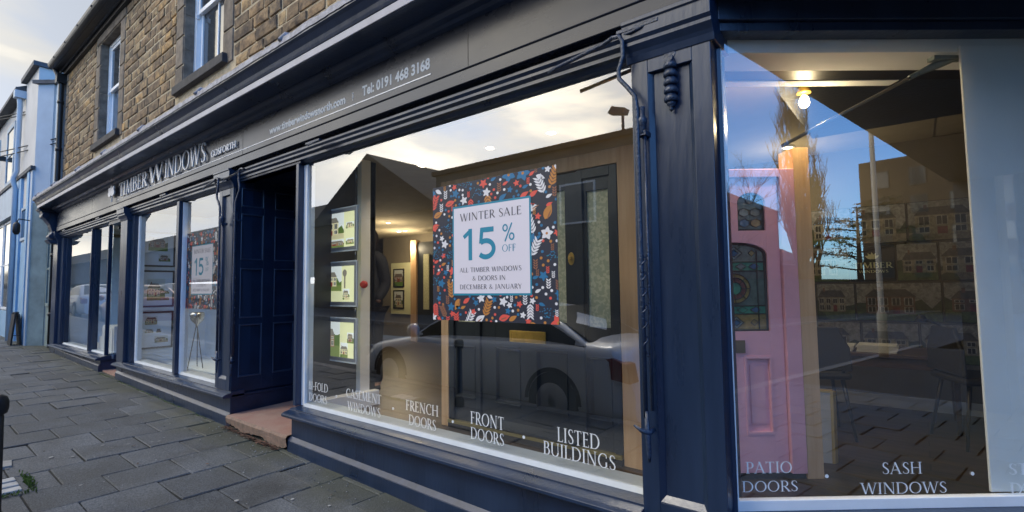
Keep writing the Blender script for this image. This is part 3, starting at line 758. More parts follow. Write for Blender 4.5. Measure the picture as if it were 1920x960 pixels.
# doorway two (far): simple recess with door
b = MB(); b.box(-8.95, -8.90, .14, 1.2, .1, 2.6); b.box(-9.78, -8.90, 1.2, 1.26, .1, 2.6); b.box(-9.9, -8.9, .82, .84, .1, .12); b.box(-9.72, -8.9, 0, 1.25, 2.5, 2.56); b.build('far_entrance', 'navy_shaded', shop)
b = MB(); b.prism([(-9.72, G(-9.7)+.02), (-8.9, G(-8.9)+.02), (-8.9, .12), (-9.72, .12)], 'y', -.02, 1.2); b.build('far_entrance_step', 'step', shop)
# --- splayed bay
b = MB(); SPB = lambda s, o, z: tuple(SP(s, o, z))
b.box(.0, 2.4, -.05, .10, 2.575, 2.70, fr=SPB); b.box(.0, 2.4, -.03, .10, 2.535, 2.573, fr=SPB); b.box(.0, 2.4, -.075, .10, 2.702, 2.78, fr=SPB)
sh = b.build('splayed_window', 'navy', shop, bevel=.003); b = MB(); b.box(.0, 2.4, -.05, .10, .1, .50, fr=SPB); b.box(0, 2.4, -.09, .1, .50, .53, fr=SPB); b.build('splayed_stall_riser', 'navy', shop, bevel=.003)
b = MB(); b.box(.002, .02, -.012, .10, .532, 2.532, fr=SPB); b.box(.021, .028, -.006, .05, .57, 2.53, 1, fr=SPB); b.box(2.36, 2.4, -.02, .1, .532, 2.532, fr=SPB)
b.box(.02, 2.36, -.005, .03, .530, .572, 1, fr=SPB)
b.build('frame', ['navy', 'white'], sh, bevel=.002)
gl = MB(); gl.face([SP(.02, .01, .572), SP(2.38, .01, .572), SP(2.38, .01, 2.54), SP(.02, .01, 2.54)]); gl.build('glass', 'glass', sh)
# soffit over the lobby and fascia underside
b = MB(); b.face([(-.63, -.079, 2.654), (5.2, -.079, 2.654), (5.2, 2.6, 2.654), (-.63, 2.6, 2.654)]); b.face([(-.63, -.06, 2.79), (5.2, -.06, 2.79), (5.2, 2.6, 2.79), (-.63, 2.6, 2.79)]); b.build('lobby_soffit', 'navy_shaded', shop)
FS = lambda u, d, z: tuple(SP(u*1.018, .0075-d, z-.004))
def wl2(lines):
    for (t, a, c, z0, z1) in lines:
        b = MB(); put_text(b, t, a, c, z0, z1, FS, wmul=.85); b.build('window_lettering', 'letter', sh)
wl2([('PATIO', .065, .253, .681, .727), ('DOORS', .047, .274, .607, .650)])
wl2([('SASH', .620, .784, .669, .716), ('WINDOWS', .530, .882, .590, .635)])
wl2([('STABLE', 1.142, 1.40, .657, .702), ('DOORS', 1.143, 1.38, .579, .624)])
for s_ in (.400, 1.008): MB().lathe([(.0075, 0), (.0075, .001)], SP(s_, .007, .661), -SI, 14).build('lettering_dot', 'letter', sh)
# building body beyond the shopfront (right end, unseen sides, back) so that it stands as a solid block
b = MB(); b.box(XL, XR, 8.9, 9.0, 0, EAVE); b.box(XL, XL+.1, .14, 8.9, 0, EAVE); b.box(XR-.1, XR, .4, 8.9, -.1, EAVE); b.box(XL+.1, XR-.1, .41, 8.9, 2.95, 3.0)
b.build('building_shell', 'mortar', shop)
b = MB(); b.box(5.2, XR, -.06, .3, -.1, 3.3); b.build('end_pier', 'navy', shop)
b = MB(); b.box(1.2, 5.2, 2.2, 2.3, 0, 2.66); b.build('lobby_back', 'navy_shaded', shop)
# --- old awning arms in wrought iron, folded flat
def coil(b, x, y, z0, z1, r=.012):
    pts = []; n = int((z1-z0)/.006)
    for i in range(n):
        a = i*.55; pts.append((x+math.cos(a)*r, y+math.sin(a)*r, z0+(z1-z0)*i/n))
    b.tube(pts, .0042, 5)
def arm(x, dirx, zt=2.585, zb=.84, y=-.115, reach=.42, swan=True):
    b = MB(); s = dirx
    b.tube([(x-s*reach, y+.02, zt-.045), (x-s*reach+s*.05, y+.01, zt-.035), (x-s*.10, y+.005, zt-.002), (x-s*.05, y, zt+.012), (x-s*.015, y, zt+.008), (x, y, zt-.02), (x+s*.002, y, zt-.09), (x-s*.022, y, zt-.15), (x-s*.020, y, zt-.19), (x+s*.02, y, zt-.24), (x+s*.055, y, zt-.29), (x+s*.062, y, zt-.35), (x+s*.062, y, 1.5), (x+s*.062, y, zb+.05)], .0105, 10)
    b.tube([(x+s*.085, y+.02, zt-.44), (x+s*.085, y+.02, 1.5), (x+s*.085, y+.02, zb+.08)], .008, 8)
    coil(b, x+s*.066, y+.005, 1.15, 1.62)
    b.lathe([(.012, 0), (.019, .01), (.019, .05), (.023, .06), (.023, .075), (.014, .085), (.014, .13)], (x+s*.078, y+.015, zt-.47), (0, 0, 1), 10)
    b.box(x+s*.078-.02, x+s*.078+.02, y+.0, -.055, zt-.47, zt-.45)
    # hinge hook and pin at the foot
    b.tube([(x+s*.02, y-.03, zb+.02), (x+s*.05, y-.02, zb+.0), (x+s*.075, y, zb-.01), (x+s*.085, y+.03, zb)], [.004, .010, .014, .012], 8)
    b.tube([(x+s*.075, y-.004, zb-.13), (x+s*.075, y-.004, zb-.10), (x+s*.07, y, zb-.02), (x+s*.066, y, zb+.08)], [.006, .010, .013, .010], 8)
    o = b.build('awning_arm', 'navy_rough', shop)
    return o
arm(-1.0, 1); arm(-4.93, -1, zb=.80, reach=-.30); arm(-5.40, 1, zt=2.575, zb=.80, reach=.42)
for xx in (-3.65, -7.0, -9.9, -.93, -12.2):
    hb = MB(); hb.box(xx-.10, xx+.10, -.115, -.088, 2.605, 2.622); hb.tube([(xx-.08, -.10, 2.60), (xx-.03, -.12, 2.592), (xx+.02, -.115, 2.60), (xx+.05, -.10, 2.615)], .007, 6)
    hb.build('awning_latch', 'navy_rough', shop, bevel=.002)
# ================================================================ SHOP INTERIOR (parts of the building)
FZ = .40; CZ = 2.72
b = MB(); b.face([(-8.7, .735, FZ), (-4.04, .735, FZ), (-4.04, 5.3, FZ), (-8.7, 5.3, FZ)]); b.face([(-4.04, .13, FZ), (.0, .13, FZ), (.0, 5.3, FZ), (-4.04, 5.3, FZ)]); b.face([(.0, .58, FZ), (1.6, 1.9, FZ), (1.6, 5.3, FZ), (.0, 5.3, FZ)]); b.build('interior_floor', 'floor', shop)
b = MB(); b.box(-13.0, .15, .14, 5.3, 2.66, CZ); b.box(.15, 1.9, 2.35, 5.3, 2.665, CZ); b.box(.15, 1.9, 1.0, 2.35, 2.668, CZ) ; b.build('interior_ceiling', 'ceiling', shop)
for q in ((-9.8, -1.35, 5.2, 5.3, FZ, 2.66), (-13.0, -9.8, 2.6, 2.7, .3, 2.66), (-1.35, 1.9, 3.25, 3.32, FZ, 2.66), (-1.42, -1.35, 3.25, 5.2, FZ, 2.66), (1.52, 1.6, 1.86, 3.25, FZ, 2.66), (-5.5, -4.0, .69, .73, FZ-.2, 2.66)):
    b = MB(); b.box(*q); b.build('interior_wall', 'tanwall', shop)
b = MB(); b.box(-1.34, 1.5, 3.235, 3.249, FZ, .50)
b.build('skirting_board', 'cream', shop)
# partition beside the entrance recess, seen through the big window: dark board, white edge post, white base board
b = MB(); b.box(-4.085, -4.03, .13, .56, FZ, 2.66); o = b.build('dark_partition', 'darkboard', shop)
b = MB(); b.box(-4.085, -3.97, .56, .66, FZ, 2.66); b.build('edge_post', 'white', o)
b = MB(); b.box(-4.03, -3.93, .175, .74, .40, .532); b.build('base_board', 'white', o, bevel=.003)
b = MB(); b.box(-4.08, -4.0, .661, .74, FZ, 2.66); b.build('wall_return', 'darkboard', o)
# bay two: pale partitions
b = MB(); b.box(-8.66, -8.60, .12, 1.3, .44, 2.60); b.box(-8.66, -5.5, .98, 1.04, .44, 2.60); b.box(-8.6, -5.5, .37, .98, .44, .47); b.build('pale_partition', 'bluewhite', shop)
b = MB(); b.box(-6.75, -5.75, .93, .975, .47, 2.5); b.build('cream_display_back', 'cream', shop)
# bay three
b = MB(); b.box(-13.0, -12.95, .12, 1.3, .44, 2.6); b.box(-12.95, -9.9, 1.25, 1.3, .44, 2.6); b.box(-12.95, -9.8, .37, 1.25, .44, .47); b.build('pale_partition', 'bluewhite', shop)
# right-hand bay: white boarded wall right behind the glass, boxed soffit, black board standing for the shade in its slot
b = MB(); b.box(1.108, 2.36, .034, .046, .573, 2.50, fr=SPB); b.build('white_boarding', 'whitewall', shop, bevel=.003)
b = MB(); b.box(.0, 2.36, .05, .24, 2.475, 2.535, fr=SPB); b.box(.0, 1.09, .361, .43, 2.475, 2.535, fr=SPB)
b.build('boxed_soffit', 'whitewall', shop, bevel=.002)
b = MB(); b.box(.0, 2.36, .241, .36, 2.479, 2.53, fr=SPB); b.build('slot_shade_board', 'black', shop)
# downlights
def downlight(x, y, z=2.66, r=.042, e=8):
    b = MB(); b.lathe([(r+.012, 0), (r+.014, -.006), (r, -.007)], (x, y, z), (0, 0, 1), 18)
    o = b.build('downlight', 'white')
    c = MB(); c.lathe([(r*.8, -.008), (r*.8, -.009)], (x, y, z), (0, 0, 1), 18); c.build('lamp_face', 'downlight', o)
    return o
DL = [(-2.17, 1.03, 'round ceiling downlight right of the three above the sale poster'), (-2.81, 1.04, 'round ceiling downlight, middle of the three above the sale poster'), (-3.72, 1.07, 'round ceiling downlight, left of the three above the sale poster'),
      (-7.4, 3.5, 'large round ceiling downlight deep in the shop left of the sale poster'), (-8.35, 4.5, 'left one of a pair of small downlights at the back of the shop'), (-8.15, 4.5, 'right one of a pair of small downlights at the back of the shop'),
      (-.67, 1.02, 'lit ceiling downlight above the pink door'), (-.84, 2.75, 'lit ceiling downlight behind the steel rod end'), (-6.6, .55, 'lit ceiling downlight above the tripod lamp in the second window')]
for x, y, lb in DL:
    o = downlight(x, y, 2.655 if x > -8 or x < -9 else 2.655); tag(o, lb, 'ceiling light', 'round downlights in the shop ceiling')
    deep = y > 2; l = bpy.data.lights.new('downlight_lamp', 'POINT' if deep else 'SPOT'); l.energy = 6 if x > -1 and y > 2 else (40 if x > -1 else (42 if y < 1.5 else 15))
    if not deep: l.spot_size = rad(120); l.spot_blend = .8
    l.color = (1, .80, .52); l.shadow_soft_size = .05
    lo = bpy.data.objects.new('downlight_lamp', l); col.objects.link(lo); lo.location = (x, y, 2.30 if deep else 2.635); attach(lo, o)
# ================================================================ THINGS IN THE WINDOWS
# --- printed sale posters
PM = ['posternavy', 'pwhite', 'porange', 'pcoral', 'pblue', 'prust', 'pteal', 'ppink']
M['posternavy'] = mat('dark navy print', (.022, .026, .045), .5); M['pwhite'] = mat('white print', (.80, .77, .76), .5); M['porange'] = mat('ochre print', (.55, .22, .045), .5)
M['pcoral'] = mat('coral red print', (.78, .10, .07), .5); M['pblue'] = mat('blue print', (.02, .17, .34), .5); M['prust'] = mat('rust print', (.30, .12, .06), .5); M['pteal'] = mat('teal print', (.012, .25, .37), .5); M['ppink'] = mat('poster white panel', (.80, .74, .78), .5)
M['ptext'] = mat('dark grey print', (.07, .06, .07), .5)
def leaf(b, x, y, a, l, w_, mi, F, lift):
    pts = []
    for i in range(9):
        t = i/8; pts.append((t*l, w_*math.sin(PI*t**.8)))
    poly = pts+[(p, -q) for p, q in pts[-2:0:-1]]; c, s = math.cos(a), math.sin(a)
    b.face([F(x+p*c-q*s, y+p*s+q*c, lift) for p, q in poly], mi)
def poster(name, X0, X1, Z0_, Z1_, y, seed, label, group):
    W, H = X1-X0, Z1_-Z0_
    t = thing(name, label, 'poster', (X0, y, Z0_), group)
    b = MB(); b.box(X0, X1, y, y+.0015, Z0_, Z1_); b.build('sheet', 'posternavy', t)
    rg = random.Random(seed); b = MB(); k = [0]
    def F(u, v, lf): return (X0+min(max(u, .0), 1)*W, y-.0004-lf, Z0_+min(max(v, 0), 1)*H)
    pts = []; tries = 0
    ix0, ix1, iz0, iz1 = .20, .81, .195, .815
    while tries < 9000 and len(pts) < 260:
        tries += 1; u, v = rg.random(), rg.random(); r = rg.choice([.055, .045, .035, .024, .018])
        if ix0-.01 < u < ix1+.01 and iz0-.01 < v < iz1+.01: continue
        if any((u-a)**2+(v-c)**2 < (r+q)**2*.62 for a, c, q in pts): continue
        pts.append((u, v, r))
    n = 0
    for u, v, r in pts:
        n += 1; lf = .00004*(n % 9)+.0001
        kind = rg.random(); a = rg.uniform(-.5, .5)+PI/2*rg.choice([1, 1, -1])
        if r >= .045:
            if kind < .34:   # fern sprig
                mi = rg.choice([1, 1, 2, 5, 3]); c, s = math.cos(a), math.sin(a)
                b.face([F(u-c*r+s*.0015, v-s*r-c*.0015, lf), F(u+c*r+s*.0015, v+s*r-c*.0015, lf), F(u+c*r-s*.0015, v+s*r+c*.0015, lf), F(u-c*r-s*.0015, v-s*r+c*.0015, lf)], mi)
                for q in range(5):
                    t_1 = -r+2*r*(q+.3)/5
                    for sg in (-1, 1): leaf(b, u+c*t_1, v+s*t_1, a+sg*.75, r*.85, r*.13, mi, F, lf+.00002*(q+1))
            elif kind < .52:  # paisley leaf
                mi = rg.choice([1, 2, 3, 2]); leaf(b, u-.6*r, v-.4*r, a-.9, r*2, r*.5, mi, F, lf); leaf(b, u-.3*r, v-.4*r, a-.9, r*1.2, r*.10, 5, F, lf+.0001)
            elif kind < .74:  # star flower
                mi = rg.choice([3, 3, 4, 1])
                for q in range(5): leaf(b, u, v, a+q*2*PI/5, r, r*.34, mi, F, lf+.00002*q)
                b.face([F(u+r*.2*math.cos(q), v+r*.2*math.sin(q), lf+.0002) for q in range(6)], 2)
            else:             # dotted blue shrub
                for q in range(26):
                    aa = rg.uniform(0, 2*PI); rr_ = r*math.sqrt(rg.random()); rad_ = .0042
                    b.face([F(u+math.cos(aa)*rr_*1.2+rad_*math.cos(i*1.05), v+math.sin(aa)*rr_*.8+rad_*math.sin(i*1.05), lf+.00001*q) for i in range(6)], rg.choice([4, 4, 6]))
        elif r >= .024:
            if kind < .4:
                mi = rg.choice([1, 3, 4])
                for q in range(5): leaf(b, u, v, a+q*2*PI/5, r, r*.28, mi, F, lf+.00002*q)
            elif kind < .7:
                mi = rg.choice([3, 2, 5, 1])
                for q in range(4):
                    for sg in (-1, 1): leaf(b, u, v-r+q*r*.45, PI/2+sg*.8, r*.7, r*.13, mi, F, lf+.00002*q)
            else: leaf(b, u-r, v, a*.3, r*2, r*.45, rg.choice([2, 1, 3, 4]), F, lf)
        else:
            mi = rg.choice([1, 3, 4, 2])
            b.face([F(u+r*.55*math.cos(i*.785), v+r*.55*math.sin(i*.785), lf) for i in range(8)], mi)
    b.build('floral_border', PM[:8], t)
    # panel
    b = MB(); P = lambda u, v, d: (X0+u*W, y-.0012-d, Z0_+v*H)
    def q(u0, u1, v0, v1, d, mi): b.face([P(u0, v0, d), P(u1, v0, d), P(u1, v1, d), P(u0, v1, d)], mi)
    q(ix0-.012, ix1+.012, iz0-.014, iz1+.014, 0, 0); q(ix0-.0, ix1-.0, iz0-.0, iz1+.0, .0003, 1)
    b.build('text_panel', ['pteal', 'ppink'], t)
    b = MB(); FT = lambda u, d, z: (u, y-.0018-d, z)
    A = lambda u: X0+u*W; B = lambda v: Z0_+v*H
    put_text(b, 'WINTER SALE', A(.255), A(.755), B(.715), B(.772), FT, serif=False, wmul=.95); b.build('printed_line', 'ptext', t); b = MB()
    put_text(b, 'ALL TIMBER WINDOWS', A(.25), A(.75), B(.345), B(.378), FT, serif=False, wmul=1.0); b.build('printed_line', 'ptext', t); b = MB()
    put_text(b, '& DOORS IN', A(.36), A(.63), B(.285), B(.318), FT, serif=False, wmul=1.0); b.build('printed_line', 'ptext', t); b = MB()
    put_text(b, 'DECEMBER & JANUARY', A(.25), A(.75), B(.225), B(.258), FT, serif=False, wmul=1.0)
    b.build('printed_line', 'ptext', t)
    b = MB()
    # the figures one and five drawn as strokes
    def stroke(pts, w_):
        k = len(pts); L_, R_ = [], []
        for i in range(k):
            a_, c_ = pts[max(i-1, 0)], pts[min(i+1, k-1)]; dx, dy = c_[0]-a_[0], c_[1]-a_[1]; l = math.hypot(dx, dy)
            L_.append((pts[i][0]-dy/l*w_/2, pts[i][1]+dx/l*w_/2)); R_.append((pts[i][0]+dy/l*w_/2, pts[i][1]-dx/l*w_/2))
        stroke.k = getattr(stroke, 'k', 0)+1; d = .0002+.00005*(stroke.k % 9)
        for i in range(k-1): b.face([FT(R_[i][0], d, R_[i][1]), FT(R_[i+1][0], d, R_[i+1][1]), FT(L_[i+1][0], d, L_[i+1][1]), FT(L_[i][0], d, L_[i][1])])
    u, v, s_ = A(.345), B(.43), B(.655)-B(.43); sw_ = .030
    stroke([(u, v), (u, v+s_)], sw_); stroke([(u+.004, v+s_-.010), (u-.055, v+s_*.74)], sw_*.85)
    cx, cy = A(.475), v+s_*.33; rx, ry = .062, s_*.33-sw_/2
    stroke([(cx+rx*math.cos(rad(a)), cy+ry*math.sin(rad(a))) for a in range(-140, 131, 15)], sw_)
    stroke([(cx-.040, v+s_*.50), (cx-.030, v+s_*.985)], sw_*.9); stroke([(cx-.040, v+s_-sw_/2), (cx+.062, v+s_-sw_/2)], sw_)
    b.build('discount_figures', 'pteal', t); b = MB()
    pc = A(.655); pz = B(.605); 
    for dx, dz in ((-.024, .026), (.024, -.026)): stroke([(pc+dx+.016*math.cos(rad(a)), pz+dz+.018*math.sin(rad(a))) for a in range(0, 361, 24)], .009)
    stroke([(pc-.026, pz-.052), (pc+.026, pz+.052)], .009)
    put_text(b, 'OFF', A(.605), A(.710), B(.475), B(.523), FT, serif=False, wmul=.95)
    b.build('discount_figures', 'pteal', t)
    return t
poster('sale_poster', -2.452, -1.485, 1.255, 2.108, .0565, 4, 'square floral WINTER SALE 15% OFF poster in the large window above the black door', 'winter sale posters')
poster('sale_poster', -6.79, -5.83, 1.26, 2.14, .085, 4, 'square floral WINTER SALE 15% OFF poster behind the iron arms in the second window', 'winter sale posters')
# --- picture makers: small printed photographs of houses
for _k in ():
    pass
M['psky'] = mat('printed pale sky', (.62, .66, .66), .5); M['pgrass'] = mat('printed lawn', (.10, .20, .03), .5, var=.5, vscale=60); M['pwall'] = mat('printed cream wall', (.50, .44, .26), .5, var=.2, vscale=50); M['proof'] = mat('printed slate', (.12, .10, .09), .5); M['pdark'] = mat('printed dark glazing', (.03, .035, .04), .4)
M['psheet'] = mat('pale printed sheet', (.66, .66, .42), .5); M['pbrick'] = mat('printed brick', (.22, .10, .06), .5, var=.3, vscale=60); M['pred'] = mat('printed red door', (.20, .02, .025), .5); M['pgreen'] = mat('printed foliage', (.05, .09, .02), .5, var=.7, vscale=70); M['pstone'] = mat('printed paving', (.36, .31, .19), .5, var=.2, vscale=40)
PICM = ['psky', 'pgrass', 'pwall', 'proof', 'pdark', 'psheet', 'pbrick', 'pred', 'pgreen', 'pstone', 'white']
def house(b, F, u0, u1, v0, v1, seed, lift=0.0, night=False):
    """F(u, v, lift) maps unit square; draws a little photograph of a house in the given cell"""
    rg = random.Random(seed); U = lambda a: u0+a*(u1-u0); V = lambda a: v0+a*(v1-v0)
    def R_(a0, a1, b0, b1, mi, l): b.face([F(U(a0), V(b0), lift+l), F(U(a1), V(b0), lift+l), F(U(a1), V(b1), lift+l), F(U(a0), V(b1), lift+l)], mi)
    def Pg(ps, mi, l): b.face([F(U(p), V(q), lift+l) for p, q in ps], mi)
    e = .0003
    R_(0, 1, 0, 1, 0, 0)
    hz = rg.uniform(.18, .32); R_(0, 1, 0, hz, rg.choice([1, 1, 9]), e)
    k = 9
    ps = [(0, hz)]; 
    for i in range(k+1): ps.append((i/k, hz+rg.uniform(.1, .35)))
    ps.append((1, hz)); Pg(ps, 8, e)
    wl_ = rg.choice([2, 6, 2]); h0 = rg.uniform(.02, .15); h1 = rg.uniform(.7, .98); top = rg.uniform(.55, .66)
    R_(h0, h1, hz-.05, top, wl_, 2*e)
    Pg([(h0-.02, top), (h1+.02, top), (h1-.10, top+.2), (h0+.10, top+.2)], 3, 2*e)
    R_(h0+.14, h0+.19, top+.15, top+.27, 6, 3*e)
    n = rg.choice([3, 4]); ww = (h1-h0)/n
    for i in range(n):
        for (p, q) in ((hz+.0, hz+.13), (hz+.19, top-.04)):
            a = h0+ww*(i+.22); c = h0+ww*(i+.78)
            if i == n//2 and p < hz+.05: R_(a, c, hz-.05, q, 7, 3*e); continue
            R_(a-.012, c+.012, p-.012, q+.012, 10, 3*e); R_(a, (a+c)/2-.006, p, q, 4, 4*e); R_((a+c)/2+.006, c, p, q, 4, 4*e)
    if rg.random() < .6: Pg([(.0, .0), (.25, .0), (.2, .16), (.08, .2), (0, .14)], 8, 5*e)
PICL = []
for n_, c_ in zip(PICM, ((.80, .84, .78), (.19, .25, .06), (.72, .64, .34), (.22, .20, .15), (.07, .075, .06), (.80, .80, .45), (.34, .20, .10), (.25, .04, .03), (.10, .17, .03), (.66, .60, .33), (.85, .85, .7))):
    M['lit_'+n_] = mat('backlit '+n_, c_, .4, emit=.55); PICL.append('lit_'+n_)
# three clear hanging displays with lit prints at the left of the big window
for k, (zt, zb, lb) in enumerate(((2.165, 1.78, 'uppermost clear acrylic frame with a property print hung beside the window post'), (1.70, 1.31, 'middle clear acrylic frame with a print of a white house and clock post'), (1.22, .84, 'lowest clear acrylic frame with a print of a terrace of stone houses'))):
    x0, x1 = -4.215+.0, -3.64; y = .30
    t = thing('hanging_frame', lb, 'picture frame', ((x0+x1)/2, y, zb), 'acrylic frames hanging in the big window')
    b = MB(); rectframe(b, x0, x1, zb, zt, y-.008, y+.008, .012); b.build('acrylic_edge', 'acrylic', t, bevel=.002)
    b = MB(); rectframe(b, x0+.013, x1-.013, zb+.013, zt-.013, y-.006, y+.006, .028); b.build('frame', 'alu', t, bevel=.002)
    b = MB(); a0, a1, c0, c1 = x0+.042, x1-.042, zb+.042, zt-.042
    F = lambda u, v, l: (a0+u*(a1-a0), y-.001-l, c0+v*(c1-c0))
    b.face([F(0, 0, 0), F(1, 0, 0), F(1, 1, 0), F(0, 1, 0)], 5)
    if k == 0:
        house(b, F, .0, .68, .25, 1, 21, .0005); house(b, F, .74, .98, .52, .70, 33, .0005); house(b, F, .74, .98, .06, .24, 35, .0005); house(b, F, 0, .68, 0, .235, 37, .0005)
    elif k == 1:
        house(b, F, .0, .62, .30, 1, 41, .0005); house(b, F, .05, .28, .02, .26, 43, .0005); house(b, F, .66, .86, .06, .36, 44, .0005)
        b.lathe([(.03, 0), (.03, .001)], (a0+.72*(a1-a0), y-.004, c0+.80*(c1-c0)), (0, -1, 0), 14, 3); b.box(a0+.70*(a1-a0), a0+.74*(a1-a0), y-.004, y-.003, c0+.38*(c1-c0), c0+.72*(c1-c0), 3)
    else:
        house(b, F, .0, .58, .0, 1, 52, .0005); house(b, F, .60, .82, .0, .42, 53, .0005); house(b, F, .80, 1.0, .42, .72, 55, .0005)
    b.build('print', PICL, t)
    b = MB()
    for xx in (x0+.05, x1-.03): b.tube([(xx, y, zt-.01), (xx, y, zt+.09 if k else 2.66)], .0016, 5)
    if k == 2: b.tube([(x0+.05, y, zb), (x0+.05, y, .52)], .0016, 5)
    b.build('wire', 'chrome', t)
    # prints glow by their own emission; no lamp face is modelled
for zz_ in (2.2, 1.74, 1.26):
    pass
# red disc added on the post to stand for a reflected road sign
t = tag(MB().lathe([(.035, 0), (.035, .02), (.028, .035), (.01, .042)], (-3.975, .60, 1.50), (.6, -.8, 0), 18).build('red_disc', 'red'), 'small round red disc standing for a reflected sign on the white post behind the hanging frames', 'reflection stand-in')
# --- black front door display in oak frame
y = .62
t = thing('front_door_display', 'charcoal panelled front door with brass letter plate in an oak frame behind the poster', 'display door', (-2.1, y, FZ))
b = MB(); b.box(-2.945, -2.865, y-.03, y+.10, FZ, 2.30); b.box(-1.40, -1.27, y-.03, y+.10, FZ, 2.30); b.box(-2.865, -1.40, y-.03, y+.1, 2.205, 2.30); b.build('oak_frame', 'oak', t, bevel=.003)
b = MB(); b.box(-2.86, -1.405, y-.045, y+.07, FZ, FZ+.035); b.build('threshold', 'black', t, bevel=.002)
b = MB(); b.box(-2.86, -1.405, y-.048, y+.05, FZ+.0355, FZ+.058); b.build('brass_strip', mat('dull brass strip', (.30, .24, .08), .45, metal=.5), t, bevel=.002)
zb = FZ+.06; zt = 2.20
b = MB(); 
for a, c in ((-2.86, -2.81), (-2.575, -2.535), (-1.69, -1.65), (-1.455, -1.405)): b.box(a, c, y-.03, y+.05, zb, zt)
b.box(-2.81, -2.575, y-.03, y+.05, zt-.06, zt); b.box(-1.65, -1.455, y-.03, y+.05, zt-.06, zt)
b.build('door_frame', 'blackdoor', t, bevel=.003)
def panel_door(x0, x1, cols_, rows, glazed=(), name='door_leaf', m='blackdoor', moulding=True):
    b = MB(); ys0, ys1 = y-.012, y+.03
    xs_ = [x0]+[v for c in cols_ for v in c]+[x1]
    for a, c in zip(xs_[::2], xs_[1::2]): b.box(a, c, ys0, ys1, zb, zt-.06 if name != 'door_leaf' else zt-.004)
    top_ = (zt-.06 if name != 'door_leaf' else zt-.004)
    zs_ = [zb]+[v for r in rows for v in r]+[top_]
    for a, c in cols_:
        for p, q in zip(zs_[::2], zs_[1::2]): b.box(a, c, ys0, ys1, p, q)
        for i, (p, q) in enumerate(rows):
            if i in glazed: continue
            b.box(a, c, y+.006, y+.02, p, q)
            # bolection mould, heavy at the foot
            b.prism([(ys0-.010, p), (y+.006, p), (y+.006, p+.03), (ys0+.004, p+.022), (ys0-.010, p+.012)], 'x', a, c)
            b.prism([(ys0-.006, q), (y+.006, q), (y+.006, q-.02), (ys0-.006, q-.008)], 'x', a, c)
            b.prism([(a, ys0-.006), (a, y+.006), (a+.02, y+.006), (a+.008, ys0-.006)], 'z', p+.03, q-.02)
            b.prism([(c, ys0-.006), (c, y+.006), (c-.02, y+.006), (c-.008, ys0-.006)], 'z', p+.03, q-.02)
    d = b.build(name, m, t, bevel=.0015)
    g = MB()
    for a, c in cols_:
        for i in glazed: g.box(a, c, y+.005, y+.015, rows[i][0], rows[i][1])
    if glazed: g.build('obscured_pane', 'blind', d)
    return d
dl = panel_door(-2.532, -1.693, [(-2.40, -2.175), (-2.04, -1.79)], [(.63, 1.04), (1.22, 2.09)], glazed=(1,))
panel_door(-2.808, -2.577, [(-2.79, -2.60)], [(.63, 1.02), (1.20, 2.06)], glazed=(1,), name='side_light')
panel_door(-1.648, -1.457, [(-1.63, -1.475)], [(.63, 1.02), (1.20, 2.06)], glazed=(1,), name='side_light')
b = MB(); rectframe(b, -2.262, -1.955, 1.075, 1.155, y-.022, y-.012, .02); b.box(-2.242, -1.975, y-.019, y-.012, 1.095, 1.135); b.build('letter_plate', 'brass', dl, bevel=.002)
b = MB(); b.prism([(-1.745+.024*math.cos(i*PI/8), 1.635+.042*math.sin(i*PI/8)) for i in range(16)], 'y', y-.018, y-.012); b.lathe([(.011, 0), (.014, .01), (.010, .022)], (-1.745, y-.018, 1.64), (0, -1, 0), 14); b.build('brass_lock', 'brass', dl, bevel=.002)
b = MB(); b.prism([(y-.06, zb+.01), (y-.012, zb+.01), (y-.012, zb+.06), (y-.03, zb+.045), (y-.058, zb+.025)], 'x', -2.53, -1.70); b.build('weather_bar', 'blackdoor', dl, bevel=.002)
# --- pink door display in the splayed bay (its own frame: s along, o inwards)
t = thing('pink_door_display', 'pink front door with stained glass lights between oak posts behind the right glass', 'display door', tuple(SP(.345, .7, FZ)))
OFF = .70
def PF(x, yy, z): return tuple(SP(x+.024, OFF+yy, z))
b = MB(); b.box(.685, .775, -.03, .12, FZ, 2.22, fr=PF); b.box(-.085, .005, -.03, .12, FZ, 2.22, fr=PF); b.build('oak_post', 'oak', t, bevel=.003)
b = MB(); b.box(.0065, .090, -.035, .09, FZ+.03, 2.10, fr=PF); b.box(.600, .6835, -.035, .09, FZ+.03, 2.10, fr=PF); b.box(.090, .60, -.035, .09, 2.052, 2.10, fr=PF); b.build('door_frame', 'pink', t, bevel=.004)
b = MB(); b.box(.01, .68, -.02, .09, FZ, FZ+.028, fr=PF); b.build('threshold', 'black', t)
def arch(x0, x1, z0, zs, rise, n=12):
    pts = [(x0, z0), (x1, z0)]
    for i in range(n+1):
        a = PI*i/n; pts.append(((x0+x1)/2+(x1-x0)/2*math.cos(a), zs+rise*math.sin(a)))
    return pts
lights_ = [(.15, .265, 1.755, 1.92, .058), (.2875, .4025, 1.755, 1.92, .058), (.425, .54, 1.755, 1.92, .058)]
lights_ = [(.100+.06, .100+.06+.125, 1.755, 1.92, .06), (.378, .378+.145, 1.755, 1.91, .06)]
lights_ = [(.170, .322, 1.755, 1.91, .06), (.368, .524, 1.755, 1.91, .06)]
big = (.170, .524, 1.195, 1.62, .07)
b = MB()
